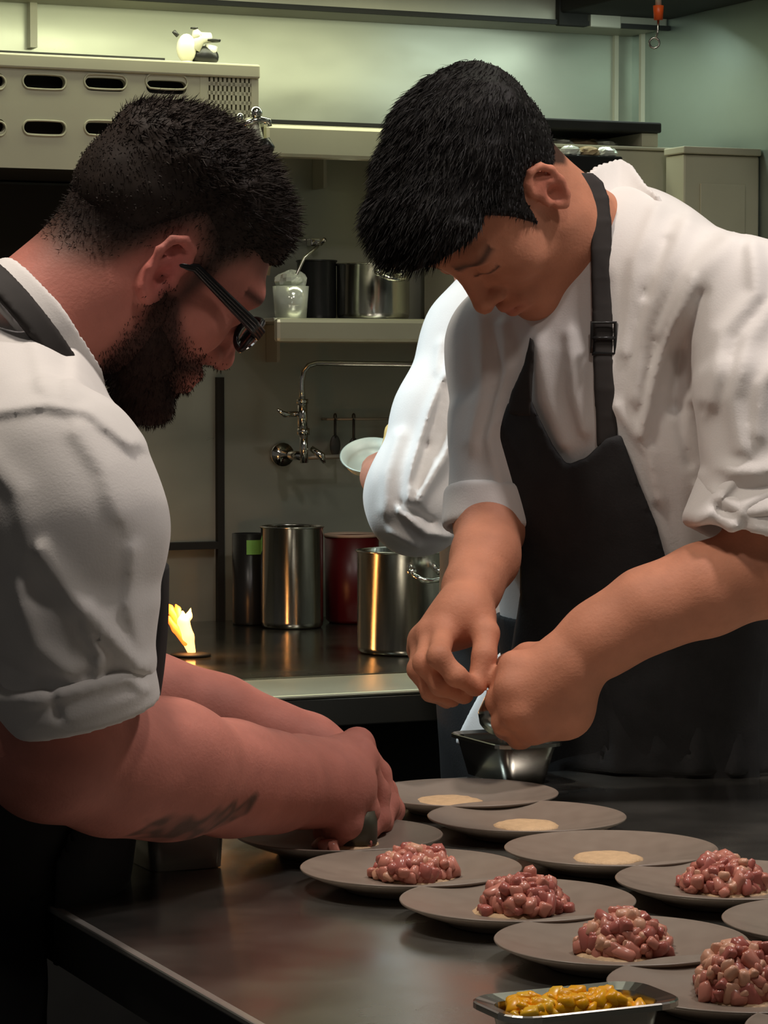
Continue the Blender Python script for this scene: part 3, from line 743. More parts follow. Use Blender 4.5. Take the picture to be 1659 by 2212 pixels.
# a glowing salamander-like element far along the range, mirrored in the steel pots
# cook's bowl, held above the range
# ---------------------------------------------------------------- people
def hframe(phi, pitch, roll=0.0):
    ph, p, r = (math.radians(q) for q in (phi, pitch, roll))
    fw = np.array([-math.sin(ph) * math.cos(p), -math.cos(ph) * math.cos(p), -math.sin(p)])
    up = np.array([-math.sin(ph) * math.sin(p), -math.cos(ph) * math.sin(p), math.cos(p)])
    rt = np.cross(fw, up)
    rt, up = rt * math.cos(r) + up * math.sin(r), up * math.cos(r) - rt * math.sin(r)
    return np.stack([rt, fw, up], 1)
class Head:
    """origin midway between the ear canals; x right, y forward, z up"""
    def __init__(s, o, R, sc=1.0): s.o = np.asarray(o, float); s.R = R; s.s = sc
    def w(s, x, y, z): return s.o + s.R @ (np.array([x, y, z]) * s.s)
    def l(s, P): return ((P - s.o) @ s.R) / s.s
    def skull(s, f):
        W, k = s.w, s.s
        f.ell(W(0, -.012, .046), np.array([.076, .099, .084]) * k, s.R, 0.0)
        f.ell(W(0, .030, -.004), np.array([.063, .064, .088]) * k, s.R, .03 * k)
    def build(s, f, jaw=1.0):
        W, k, R = s.w, s.s, s.R
        s.skull(f)
        for q in (-1, 1):
            f.cap(W(q * .048 * jaw, .004, -.050), W(q * .014, .068, -.096), .022 * k, .018 * k, .028 * k)
            f.ell(W(q * .043, .056, -.018), .025 * k, None, .025 * k)
        f.ell(W(0, .076, -.098), np.array([.022, .018, .018]) * k, R, .02 * k)
        f.cap(W(-.036, .080, .033), W(.036, .080, .033), .0155 * k, None, .016 * k)
        for q in (-1, 1):
            f.ell(W(q * .033, .108, .010), .018 * k, None, .014 * k, 's')
            f.ell(W(q * .032, .078, .010), .0145 * k, None, .003 * k)
            f.cap(W(q * .018, .092, .0065), W(q * .046, .084, .0065), .0022 * k, None, .003 * k)
        f.cap(W(0, .087, .022), W(0, .109, -.028), .0085 * k, .0110 * k, .012 * k)
        f.ell(W(0, .110, -.031), .0115 * k, None, .006 * k)
        for q in (-1, 1):
            f.ell(W(q * .0130, .097, -.034), .0092 * k, None, .007 * k)
            f.ell(W(q * .0075, .109, -.0435), .0040 * k, None, .003 * k, 's')
        f.ell(W(0, .078, -.063), np.array([.030, .022, .022]) * k, R, .014 * k)
        f.cap(W(-.020, .090, -.0600), W(0, .100, -.0575), .0055 * k, .0065 * k, .006 * k)
        f.cap(W(.020, .090, -.0600), W(0, .100, -.0575), .0055 * k, .0065 * k, .006 * k)
        f.cap(W(-.018, .089, -.0700), W(0, .098, -.0715), .0055 * k, .0070 * k, .006 * k)
        f.cap(W(.018, .089, -.0700), W(0, .098, -.0715), .0055 * k, .0070 * k, .006 * k)
        f.cap(W(-.022, .098, -.0655), W(.022, .098, -.0655), .0016 * k, None, .003 * k, 's')
        for q in (-1, 1):
            def E(y, z): return W(q * (.0825 - .30 * y), y - .010, z + .002)
            f.ell(W(q * .078, -.012, .002), np.array([.008, .017, .028]) * k, R, .008 * k)
            pts = [(.010, .004), (.013, .018), (.008, .030), (-.004, .034), (-.015, .027), (-.019, .012), (-.015, -.006), (-.006, -.022), (.003, -.027), (.008, -.020)]
            for i in range(len(pts) - 1):
                rr = .0042 if i < 6 else .0055
                f.cap(E(*pts[i]), E(*pts[i + 1]), rr * k, None, .004 * k)
            f.cap(E(-.001, .020), E(-.008, .006), .0035 * k, None, .004 * k)
            f.cap(E(-.008, .006), E(-.003, -.010), .0035 * k, None, .004 * k)
            f.ell(W(q * .0905, -.009, -.004), np.array([.0135, .0085, .0120]) * k, R, .004 * k, 's')
            f.ell(W(q * .0925, -.013, .020), np.array([.009, .0085, .0075]) * k, R, .004 * k, 's')
            f.ell(W(q * .080, .004, -.003), np.array([.004, .0035, .006]) * k, R, .004 * k)
def hand(f, wrist, wr, mcps, fingers, thumb, fr, k=.012, heel=None):
    """palm from wrist to the four knuckles, then each finger as its own chain"""
    for i, m in enumerate(mcps): f.cap(wrist, m, wr * 0.80, fr[i] * 1.25, .018)
    for i in range(3): f.cap(mcps[i], mcps[i + 1], fr[i] * 1.12, fr[i + 1] * 1.12, .010)
    if heel is not None: f.ell(*heel)
    for m, pts, r in zip(mcps, fingers, fr):
        c = [m] + pts; rad = [r * 1.12, r * 1.05, r * 0.95, r * 0.82]
        for i in range(len(c) - 1):
            f.cap(c[i], c[i + 1], rad[i], rad[i + 1], .004 if i else .006)
            f.ell(c[i + 1], rad[i + 1] * 1.06, None, .004)
    c = thumb; rad = [fr[0] * 1.6, fr[0] * 1.25, fr[0] * 1.15, fr[0] * 0.95]
    for i in range(len(c) - 1): f.cap(c[i], c[i + 1], rad[i], rad[i + 1], .010 if i == 0 else .005)
def mixc(a, b, m): return a * (1 - m[:, None]) + np.asarray(b) * m[:, None]
def near(v, c, r): return np.exp(-((v - np.asarray(c)) ** 2).sum(1) / (r * r))
def hairline(y, prof):
    return np.interp(y, [p[0] for p in prof], [p[1] for p in prof])
def hair_mesh(H, thick, prof, m, parent, h, clump, n, slen, sdir, jit, wid, seed, lo, hi, side=0.0):
    f = Field(); H.skull(f)
    def fn(P, C, rad):
        L = H.l(P); d = f(P, C, rad)
        dirz = L[..., 2]; t = thick(L)
        cl = noise3(L * np.array([1, 1, 1]), clump, seed) * 0.5 + noise3(L, clump * 2.1, seed + 2) * 0.35
        t = t * (1 + 0.28 * cl)
        zh = hairline(L[..., 1], prof) + 0.004 * noise3(L, 160, seed + 1)
        return smax(d - t, (zh - dirz) * 0.8, .010)
    o, v, q = make('hair', fn, lo, hi, h, m, parent, rl=0)
    nm = vnormals(v, q); L = H.l(v)
    ok = (L[:, 2] > hairline(L[:, 1], prof) + 0.004) & ((nm * (v - H.w(0, -.01, .04))).sum(1) > 0)
    sv, sq = strands(v[ok], nm[ok], n, slen, wid, sdir, jit, seed)
    bpy.data.objects.remove(o)
    return qmesh('hair', np.concatenate([v, sv]), np.concatenate([q, sq + len(v)]), m, parent)
def offs(p, r, u, f_=0.0, up=0.0, R=None):
    return p + R[:, 0] * r + R[:, 1] * f_ + R[:, 2] * up

T_E0 = onz(195, 2005, TZ); T_FAR = float(np.dot(onz(1010, 1688, TZ) - T_E0, EI)) + .03
def table_zone(P):
    """negative inside the space the prep table takes up; cloth is pressed flat against it"""
    q = P - T_E0
    return np.maximum(np.maximum(-(q @ ER) - .006, (q @ EI) - T_FAR - .004), P[..., 2] - TZ - .003)
# =================================================================== chef on the left, in profile
def chef_left():
    T = thing('person', 'bearded chef in dark-rimmed glasses and white jacket bent over a plate at left', 'person', (-0.42, 2.36, 0))
    T.location = (0, 0, 0)
    Bf = hframe(-114, 0)                                     # body frame: right, forward, up
    H = Head(V(331, 570, 2.46), hframe(-116.6, 35.5, -15.6), 0.93)
    near_sh, far_sh = V(128, 1022, 2.215), V(-70, 985, 2.56)
    chest, belly, pelvis = V(-32, 1200, 2.385), V(-85, 1560, 2.385), V(-128, 1960, 2.385)
    neck0, neck1 = H.w(0, -.022, -.035), V(10, 775, 2.40)
    def torso(f, o, hips=True):
        if hips: f.ell(pelvis, np.array([.165, .122, .15]) + o, Bf, .05)
        f.ell(belly, np.array([.165, .128, .17]) + o, Bf, .08)
        f.ell(chest, np.array([.172, .125, .17]) + o, Bf, .08)
        f.cap(V(-35, 900, 2.385), V(-20, 1080, 2.385), .078 + o, .105 + o, .05)
        f.cap(V(-5, 885, 2.385), near_sh, .050 + o, .054 + o, .045)
        f.cap(V(-5, 885, 2.385), far_sh, .050 + o, .055 + o, .045)
    # --- body: head, neck, torso, both arms and hands as one surface
    b = Field(); torso(b, -.012, False)
    H.build(b)
    b.cap(neck0, neck1, .056, .060, .03)
    b.cap(H.w(0, -.050, -.015), V(30, 720, 2.42), .040, .044, .03)
    el = V(118, 1618, 2.205)
    b.chain([near_sh, V(170, 1250, 2.2), el], [.05, .048, .046], .03)
    b.chain([el, V(240, 1652, 2.26), V(360, 1662, 2.31), V(500, 1682, 2.385), V(590, 1690, 2.43), V(640, 1690, 2.46)],
            [.047, .0515, .0525, .0435, .0375, .0345], .03)
    b.ell(V(95, 1640, 2.205), .040, None, .03)
    mc = [V(772, 1608, 2.555), V(778, 1640, 2.522), V(765, 1690, 2.495), V(735, 1738, 2.475)]
    fg = [[V(815, 1672, 2.575), V(836, 1738, 2.57), V(826, 1778, 2.55)],
          [V(812, 1712, 2.54), V(816, 1768, 2.535), V(796, 1792, 2.525)],
          [V(790, 1752, 2.50), V(776, 1798, 2.505), V(745, 1806, 2.515)],
          [V(752, 1783, 2.475), V(728, 1808, 2.485), V(700, 1800, 2.50)]]
    th = [V(660, 1690, 2.52), V(700, 1740, 2.56), V(745, 1780, 2.58), V(775, 1805, 2.565)]
    hand(b, V(648, 1688, 2.47), .040, mc, fg, th, [.0115, .0118, .0112, .0105])
    b.ell(V(705, 1700, 2.485), np.array([.040, .028, .032]), None, .02)
    # far (left) arm, coming round in front of the belly
    fel = V(150, 1440, 2.60)
    b.chain([far_sh, fel], [.05, .046], .03)
    b.chain([fel, V(330, 1525, 2.60), V(470, 1562, 2.615), V(600, 1605, 2.625), V(660, 1622, 2.63)], [.045, .042, .039, .031, .029], .03)
    mc2 = [V(768, 1640, 2.600), V(775, 1655, 2.62), V(770, 1675, 2.64), V(760, 1695, 2.66)]
    fg2 = [[V(822, 1700, 2.59), V(842, 1745, 2.585), V(826, 1786, 2.575)],
           [V(828, 1708, 2.61), V(848, 1750, 2.605), V(836, 1788, 2.595)],
           [V(822, 1720, 2.63), V(840, 1758, 2.625), V(828, 1790, 2.61)],
           [V(810, 1735, 2.65), V(828, 1768, 2.64), V(815, 1795, 2.62)]]
    th2 = [V(690, 1650, 2.60), V(720, 1700, 2.60), V(760, 1750, 2.59), V(790, 1785, 2.575)]
    hand(b, V(670, 1625, 2.63), .032, mc2, fg2, th2, [.0108, .0112, .0108, .010])
    SK = np.array([.50, .185, .142])
    def breg(L):
        """below the cheek line and in front of the ear; negative inside the beard"""
        y, z, x = L[..., 1], L[..., 2], np.abs(L[..., 0])
        reg = np.maximum(z + .043 - .55 * np.clip(.062 - y, 0, .06), -(y - .000))
        lip = np.sqrt((x / .026) ** 2 + ((z + .066) / .012) ** 2 + ((y - .10) / .018) ** 2) - 1
        return smax(reg, -lip * .012, .004)
    tat = polyxz([(308, 1762), (340, 1738), (400, 1728), (440, 1740), (500, 1722), (552, 1726), (530, 1760), (470, 1782), (400, 1800), (340, 1796)], 2.33)
    def tint(v):
        c = np.tile(SK, (len(v), 1)); L = H.l(v)
        c *= (1 + .10 * noise3(v, 60, 3))[:, None]
        inh = (np.abs(L[:, 0]) < .13) & (np.abs(L[:, 1]) < .15) & (np.abs(L[:, 2]) < .17)
        ear = (np.exp(-((np.abs(L[:, 0]) - .086) / .014) ** 2 - ((L[:, 1] + .012) / .022) ** 2 - ((L[:, 2] - .004) / .034) ** 2)) * inh
        c = mixc(c, [.50, .12, .11], ear * .8)
        # cropped hair shading the sides of the head, darker upward
        zl = hairline(L[:, 1], PL) - .012
        fade = sstep(-.010, .030, L[:, 2] - zl) * inh * (1 - np.clip(ear * 2.2, 0, 1)) * (L[:, 1] < .082)
        c = mixc(c, [.080, .048, .035], np.clip(fade, 0, 1) * .90)
        fade2 = sstep(.016, .052, L[:, 2] - zl) * inh * (1 - np.clip(ear * 2.2, 0, 1)) * (L[:, 1] < .082)
        c = mixc(c, [.024, .015, .012], fade2)
        be = sstep(.012, -.012, breg(L)) * inh
        side = sstep(.045, .02, L[:, 2]) * sstep(-.05, -.03, L[:, 2]) * np.exp(-((L[:, 1] - .020) / .013) ** 2) * (np.abs(L[:, 0]) > .045) * inh
        be = np.clip(be + side * .9, 0, 1) * (1 - .6 * np.exp(-((L[:, 1] - .10) / .012) ** 2 - ((L[:, 2] + .064) / .009) ** 2))
        c = mixc(c, [.026, .0135, .0105], be * .93)
        br = np.exp(-((L[:, 2] - .036 + .10 * np.abs(np.abs(L[:, 0]) - .03)) / .005) ** 2) * (L[:, 1] > .07) * (np.abs(L[:, 0]) > .010) * (np.abs(L[:, 0]) < .055) * inh
        c = mixc(c, [.03, .018, .014], np.clip(br, 0, 1) * .85)
        for m in mc + mc2: c = mixc(c, [.50, .15, .13], near(v, m, .013) * .5)
        d = sdpoly(v[:, 0], v[:, 2], tat)
        tm = sstep(.004, -.004, d + .008 * noise3(v, 170, 5)) * (v[:, 1] < 2.42) * (.55 + .45 * sstep(-.4, .2, noise3(v, 210, 8)))
        return mixc(c, [.095, .060, .045], tm * .9)
    PL = [(-.13, -.050), (-.09, -.048), (-.055, -.030), (-.03, .010), (-.012, .040), (.012, .020), (.022, .006), (.040, .040), (.055, .060), (.095, .066)]
    lo, hi = b.bounds()
    body, bodyv, bodyq = make('body', b, lo, hi, .0030, 'skin', T, tint)
    # --- hair: short sides, longer ruffled top; beard
    def thick(L):
        z = L[..., 2]; y = L[..., 1]
        zz = z - hairline(y, PL)
        return -.0035 + .0075 * sstep(.005, .075, zz) + .013 * sstep(.055, .110, z + .10 * np.clip(y, -.05, .08)) + .005 * sstep(.05, .09, y) * sstep(.04, .07, z)
    PH = [(p, z - .02) if p < .02 else (p, z) for p, z in PL]
    up = H.R[:, 2]; fw = H.R[:, 1]
    hair_mesh(H, thick, PH, 'hair_brown', T, .0030, 120,
              12000, lambda p: .002 + .008 * sstep(.06, .11, H.l(p)[:, 2]), lambda p: np.tile(fw * .5 + up * .25, (len(p), 1)), .33, .0006, 3,
              H.o - .16, H.o + .19)
    hf = Field(); H.build(hf)
    def beard(P, C, rad):
        L = H.l(P); y, z, x = L[..., 1], L[..., 2], np.abs(L[..., 0])
        t = -.004 + .0080 * sstep(.0, -.030, breg(L)) + .004 * sstep(-.07, -.110, z) + .0009 * noise3(L, 420, 4)
        return smax(hf(P, C, rad) - t, breg(L) * .8, .006)
    ob, bv_, bq_ = make('beard', beard, H.o - .15, H.o + .15, .0030, 'beard_brown', T)
    bpy.data.objects.remove(ob)
    Lb = H.l(bodyv); bn = vnormals(bodyv, bodyq); inb = (np.abs(Lb) < .14).all(1)
    rg_ = np.random.default_rng(11)
    okb = inb & (breg(Lb) < .004 + rg_.normal(size=len(Lb)) * .004)
    sv, sq = strands(bodyv[okb], bn[okb], 9000, lambda p: .0026 + .002 * sstep(-.05, -.11, H.l(p)[:, 2]), .0004, lambda p: np.tile(up * -.6 + fw * .3, (len(p), 1)), .35, 8)
    bnn = vnormals(bv_, bq_); okb = (bnn * (bv_ - H.w(0, .02, -.04))).sum(1) > 0
    sv2, sq2 = strands(bv_[okb], bnn[okb], 9000, lambda p: .0028 + .002 * sstep(-.06, -.11, H.l(p)[:, 2]), .0004, lambda p: np.tile(up * -.6 + fw * .3, (len(p), 1)), .35, 10)
    sv, sq = np.concatenate([sv, sv2]), np.concatenate([sq, sq2 + len(sv)])
    qmesh('beard', np.concatenate([bv_, sv]), np.concatenate([bq_, sq + len(bv_)]), 'beard_brown', T)
    zf = Lb[:, 2] - hairline(Lb[:, 1], PL)
    okf = inb & (zf > .004 + np.abs(rg_.normal(size=len(Lb))) * .012) & (Lb[:, 1] < .05)
    okf &= ~((np.abs(Lb[:, 0]) > .077) & (Lb[:, 1] > -.045) & (Lb[:, 1] < .02) & (Lb[:, 2] < .045))
    sv, sq = strands(bodyv[okf], bn[okf], 9000, lambda p: np.full(len(p), .0035), .0004, lambda p: np.tile(up * -.4 - fw * .3, (len(p), 1)), .35, 9)
    qmesh('clipped_hair', sv, sq, 'hair_brown', T)
    # --- glasses
    g = bpy.data.objects.new('glasses', None); link(g, T)
    for q in (-1, 1):
        rim = [H.w(q * .034 + .023 * math.cos(a) , .108 - .006 * abs(math.cos(a)), .004 + .017 * math.sin(a)) for a in np.linspace(0, 2 * math.pi, 29)]
        MB().tube(rim, .0026, 8, False).build('rim', 'glasses_plastic', g)
        pane = [H.w(q * .034 + .022 * math.cos(a), .108, .004 + .016 * math.sin(a)) for a in np.linspace(0, 2 * math.pi, 28, False)]
        back = [p - H.R[:, 1] * .0015 for p in pane]; n = 28
        mobj('lens', pane + back, [tuple(range(n)), tuple(range(2 * n - 1, n - 1, -1))] + [(i, n + i, n + (i + 1) % n, (i + 1) % n) for i in range(n)], 'lens_glass', g)
        a0, a1, a2 = H.w(q * .057, .106, .010), H.w(q * .081, .010, .022), H.w(q * .083, -.016, .008)
        t = MB()
        for o_ in (-.003, 0, .003): t.tube([a0 + up * o_, H.w(q * .070, .090, .013) + up * o_, a1 + up * o_ * .6, a2], [.0030, .0030, .0024, .0018], 8)
        t.build('temple', 'glasses_plastic', g)
    MB().tube([H.w(-.011, .109, .008), H.w(0, .113, .011), H.w(.011, .109, .008)], .0024, 8).build('bridge', 'glasses_plastic', g)
    # --- jacket
    j = Field(); torso(j, .008)
    na = neck1 - H.w(0, -.03, -.05); na = na / np.linalg.norm(na)
    j.chain([near_sh, V(166, 1150, 2.198), V(160, 1300, 2.195)], [.060, .0645, .061], .035)
    j.cyl(V(162, 1290, 2.195), V(172, 1510, 2.195), .063, .058, .01, .02)
    j.cap(far_sh, V(120, 1400, 2.59), .062, .058, .03)
    F = Folds(2.2)
    F.add([(110, 1180), (190, 1290), (260, 1370), (310, 1430)], 22, .0085)
    F.add([(205, 1330), (235, 1400), (225, 1450)], 13, .006)
    F.add([(60, 1260), (100, 1380), (170, 1440)], 20, .006)
    F.add([(300, 1180), (290, 1300), (310, 1400)], 16, .004)
    F.add([(0, 890), (110, 872), (200, 890), (290, 960)], 16, .0045)
    F.add([(90, 660), (130, 780), (160, 880)], 20, .004)
    F.add([(20, 700), (70, 800), (120, 860)], 24, .0035)
    F.add([(180, 930), (240, 1010), (270, 1100)], 26, .004)
    F.add([(0, 1000), (60, 1060), (90, 1180)], 26, .004)
    F.add([(20, 1430), (120, 1460), (250, 1440)], 16, -.004)
    hem = polyxz([(-700, 200), (900, 200), (900, 1700), (-700, 1700)], 2.385)
    def jk(P, C, rad):
        d = j(P, C, rad) - F(P) * (P[..., 1] < 2.42) - .0022 * noise3(P, 34, 2)
        return smax(d, V(0, 1640, 2.385)[2] - P[..., 2], .01)
    lo, hi = j.bounds()
    jo = make('jacket', jk, lo, hi, .0033, 'cotton', T)[0]
    c = Field(); c.cyl(V(152, 1446, 2.195), V(177, 1550, 2.200), .0655, .0635, .005, .01)
    Fc = Folds(2.2).add([(90, 1500), (200, 1470), (300, 1450)], 14, .003).add([(60, 1560), (180, 1530), (310, 1490)], 18, .002).add([(130, 1470), (150, 1530)], 10, -.004).add([(285, 1450), (320, 1480)], 10, .004)
    inner = Field(); inner.cyl(V(170, 1520, 2.199), V(190, 1600, 2.206), .0565, .057, .004, .01)
    lo, hi = c.bounds()
    make('rolled_cuff', lambda P, C, r: smax(c(P, C, r) - Fc(P) - .0010 * noise3(P, 40, 5), -inner(P, C, r), .004), lo, hi, .0032, 'cotton', T)
    c2 = Field(); c2.cyl(V(120, 1405, 2.595), V(215, 1460, 2.60), .057, .055, .008, .01)
    lo, hi = c2.bounds(); make('rolled_cuff', c2, lo, hi, .004, 'cotton', T)
    # collar band round the neck and the apron's neck strap outside it
    cc = V(100, 712, 2.405)
    na = V(22, 772, 2.405) - cc; na /= np.linalg.norm(na); na = na + np.array([0, -.28, 0]); na /= np.linalg.norm(na)
    co = Field(); co.cyl(cc - na * .010, cc + na * .035, .0700, .078, .004, .01)
    hole = Field(); hole.cyl(cc - na * .05, cc + na * .06, .0625, .070, .002, .01)
    lo, hi = co.bounds()
    make('collar', lambda P, C, r: smax(co(P, C, r) - .0012 * noise3(P, 70, 3), -hole(P, C, r), .003), lo, hi, .0028, 'cotton', T)
    ap = bpy.data.objects.new('apron', None); link(ap, T)
    st = Field(); st.cyl(cc + na * .008, cc + na * .032, .0880, .0960, .003, .01)
    hole2 = Field(); hole2.cyl(cc - na * .05, cc + na * .08, .078, .086, .002, .01)
    lo, hi = st.bounds()
    make('neck_strap', lambda P, C, r: smax(st(P, C, r), -hole2(P, C, r), .002), lo, hi, .0030, 'strap_cloth', ap)
    tb = Field(); torso(tb, .008)
    bib = [(-.115, 1300), (.115, 1300)]
    tz = V(0, 1210, 2.385)[2]; lz = V(0, 1640, 2.385)[2]
    def bibf(P, C, r):
        q = (P - chest) @ Bf
        reg = np.maximum(np.maximum(np.abs(q[..., 0]) - .125 - .2 * np.clip(tz - .06 - P[..., 2], 0, .3), P[..., 2] - tz), -q[..., 1] + .01)
        reg = np.maximum(reg, lz - .15 - P[..., 2])
        return smax(np.abs(tb(P, C, r) - .007) - .006, reg, .004)
    make('bib', bibf, chest - .3, chest + .25, .0040, 'apron_left', ap)
    lg = Field(); hz = .40
    hipL, hipR = offs(pelvis, -.095, 0, 0, -.04, Bf), offs(pelvis, .095, 0, 0, -.04, Bf)
    feet = [np.array([hipL[0] - .02, hipL[1], .0]), np.array([hipR[0] - .02, hipR[1], .0])]
    lg.ell(pelvis, np.array([.172, .128, .15]), Bf, .05)
    lg.ell(belly, np.array([.170, .131, .15]), Bf, .06)
    for hp, ft in zip((hipL, hipR), feet):
        kn = np.array([hp[0] * .5 + ft[0] * .5 + .01, hp[1], .47])
        lg.chain([hp, kn, np.array([ft[0], ft[1], .07])], [.095, .070, .058], .03)
    lo, hi = lg.bounds()
    def trouf(P, C, r): return np.maximum(smax(lg(P, C, r) - .003 * noise3(P, 30, 6), np.maximum(.045 - P[..., 2], P[..., 2] - lz), .01), -table_zone(P))
    make('trousers', trouf, lo, hi, .007, 'trouser_cloth', T)
    sk = Field(); sk.ell(pelvis, np.array([.178, .136, .18]), Bf, .05); sk.ell(belly, np.array([.175, .138, .15]), Bf, .05)
    sk.cap(pelvis + [0, 0, -.02], np.array([pelvis[0] - .01, pelvis[1], .50]), .125, .135, .05)
    def skf(P, C, r):
        q = (P - pelvis) @ Bf
        return np.maximum(smax(np.abs(sk(P, C, r) - .002 * noise3(P, 28, 4)) - .004, np.maximum(np.maximum(-q[..., 1] - .09, .46 - P[..., 2]), P[..., 2] - lz - .02), .006), -table_zone(P))
    lo, hi = sk.bounds(); make('apron_skirt', skf, lo, hi, .006, 'apron_left', ap)
    for ft in feet: shoe(ft, Bf, T)
    return T
def shoe(ft, B, T):
    f = Field(); a = ft + np.array([0, 0, .05]) - B[:, 1] * .03
    f.cap(np.array([a[0], a[1], .045]), np.array([a[0], a[1], .085]), .045, .045, .02)
    e = np.array([ft[0], ft[1], .038]) + B[:, 1] * .15
    f.cap(np.array([a[0], a[1], .042]), e, .042, .038, .03)
    lo, hi = f.bounds()
    make('shoe', lambda P, C, r: smax(f(P, C, r), .0 - P[..., 2] + .001, .006), lo, hi, .006, 'shoe_leather', T)

# =================================================================== chef on the right
def chef_right():
    T = thing('person', 'dark-haired chef in white jacket and charcoal apron leaning over the plates at right', 'person')
    Bf = hframe(34, 0)
    H = Head(V(1074, 435, 2.945), hframe(53, 66, 2.5), 0.94)
    Ls, Rs = V(1628, 668, 2.885), V(1098, 745, 3.085)        # his left shoulder (nearer) and right shoulder
    chest, belly, pelvis = V(1345, 900, 3.055), V(1385, 1290, 3.10), V(1440, 1700, 3.13)
    nb = V(1256, 528, 3.00)
    def torso(f, o, hips=True):
        if hips: f.ell(pelvis, np.array([.165, .115, .15]) + o, Bf, .05)
        f.ell(belly, np.array([.160, .112, .19]) + o, Bf, .08)
        f.ell(chest, np.array([.170, .115, .19]) + o, Bf, .08)
        f.cap(V(1370, 600, 3.03), V(1345, 760, 3.04), .066 + o, .095 + o, .06)
        f.cap(V(1360, 560, 3.03), Ls, .052 + o, .058 + o, .06)
        f.cap(V(1330, 590, 3.04), Rs, .058 + o, .052 + o, .06)
    b = Field(); torso(b, -.012, False); H.build(b)
    b.cap(H.w(0, -.020, -.035), nb, .050, .052, .03)
    b.cap(H.w(0, -.045, -.010), V(1265, 505, 3.0), .038, .042, .03)
    # his right arm: straight down, forearm coming towards us
    Re = V(1062, 1120, 3.02)
    b.chain([Rs, V(1085, 930, 3.06), Re], [.046, .042, .038], .03)
    b.chain([Re, V(1048, 1205, 2.965), V(1020, 1270, 2.925), V(1004, 1322, 2.89)], [.037, .033, .0275, .0240], .02)
    mc = [V(958, 1366, 2.862), V(932, 1372, 2.875), V(915, 1384, 2.892), V(908, 1402, 2.91)]
    fg = [[V(948, 1418, 2.808), V(985, 1460, 2.806), V(1026, 1484, 2.826)],
          [V(918, 1432, 2.828), V(952, 1480, 2.826), V(1002, 1500, 2.842)],
          [V(905, 1446, 2.856), V(932, 1490, 2.852), V(975, 1508, 2.862)],
          [V(910, 1455, 2.884), V(930, 1495, 2.882), V(965, 1512, 2.888)]]
    th = [V(1030, 1340, 2.880), V(1050, 1368, 2.862), V(1046, 1418, 2.842), V(1032, 1470, 2.832)]
    hand(b, V(998, 1332, 2.888), .030, mc, fg, th, [.0108, .0112, .0108, .0098])
    # his left arm: forearm crossing towards the middle
    Le = V(1668, 1225, 2.83)
    b.chain([Ls, V(1655, 950, 2.86), Le], [.05, .046, .045], .03)
    b.chain([Le, V(1520, 1275, 2.82), V(1400, 1318, 2.815), V(1300, 1378, 2.815), V(1232, 1424, 2.815)], [.044, .0425, .0385, .0345, .0320], .025)
    mc2 = [V(1112, 1440, 2.812), V(1106, 1488, 2.798), V(1118, 1538, 2.796), V(1150, 1574, 2.806)]
    fg2 = [[V(1082, 1470, 2.835), V(1085, 1500, 2.858), V(1105, 1515, 2.87)],
           [V(1078, 1515, 2.825), V(1082, 1535, 2.85), V(1105, 1545, 2.865)],
           [V(1090, 1560, 2.822), V(1092, 1572, 2.848), V(1112, 1575, 2.862)],
           [V(1125, 1592, 2.826), V(1120, 1595, 2.848), V(1135, 1590, 2.862)]]
    th2 = [V(1200, 1420, 2.835), V(1140, 1420, 2.855), V(1100, 1440, 2.872), V(1078, 1472, 2.875)]
    hand(b, V(1222, 1452, 2.815), .034, mc2, fg2, th2, [.0118, .0122, .0118, .0108])
    b.ell(V(1185, 1505, 2.815), np.array([.042, .020, .040]), None, .02)
    b.ell(V(1225, 1540, 2.825), np.array([.026, .018, .026]), None, .02)
    SK = np.array([.53, .225, .135])
    PR = [(-.13, -.055), (-.09, -.055), (-.060, -.040), (-.040, .000), (-.026, .030), (-.006, .036), (.012, .020), (.024, -.012), (.036, .030), (.050, .066), (.095, .074)]
    def tint(v):
        c = np.tile(SK, (len(v), 1)); L = H.l(v); c *= (1 + .08 * noise3(v, 60, 3))[:, None]
        inh = (np.abs(L[:, 0]) < .13) & (np.abs(L[:, 1]) < .15) & (np.abs(L[:, 2]) < .17)
        ear = (np.exp(-((np.abs(L[:, 0]) - .086) / .014) ** 2 - ((L[:, 1] + .012) / .022) ** 2 - ((L[:, 2] - .004) / .034) ** 2)) * inh
        c = mixc(c, [.56, .16, .12], ear * .6)
        sc_ = sstep(0, .012, L[:, 2] - hairline(L[:, 1], PR)) * inh * (1 - np.clip(ear * 2, 0, 1))
        c = mixc(c, [.02, .014, .011], sc_ * .9)
        br = np.exp(-((L[:, 2] - .034 + .12 * np.abs(np.abs(L[:, 0]) - .03)) / .0066) ** 2) * (L[:, 1] > .06) * (np.abs(L[:, 0]) > .012) * (np.abs(L[:, 0]) < .055) * inh
        c = mixc(c, [.035, .02, .014], np.clip(br, 0, 1) * .9)
        ey = np.exp(-((L[:, 2] - .006) / .0022) ** 2) * (L[:, 1] > .078) * (np.abs(L[:, 0]) > .016) * (np.abs(L[:, 0]) < .048) * inh
        c = mixc(c, [.04, .022, .016], np.clip(ey, 0, 1) * .9)
        li = np.exp(-((L[:, 2] + .065) / .010) ** 2 - (L[:, 0] / .022) ** 2) * (L[:, 1] > .088) * inh
        c = mixc(c, [.42, .12, .09], np.clip(li, 0, 1) * .6)
        for m in mc + mc2: c = mixc(c, [.55, .20, .14], near(v, m, .012) * .5)
        return c
    lo, hi = b.bounds(); make('body', b, lo, hi, .0030, 'skin', T, tint)
    up = H.R[:, 2]; fw = H.R[:, 1]
    def thick(L):
        z = L[..., 2]; y = L[..., 1]
        return .005 + .016 * sstep(.03, .10, z) + .018 * sstep(.03, .085, y) * sstep(.045, .075, z) + .003 * sstep(-.02, -.07, y)
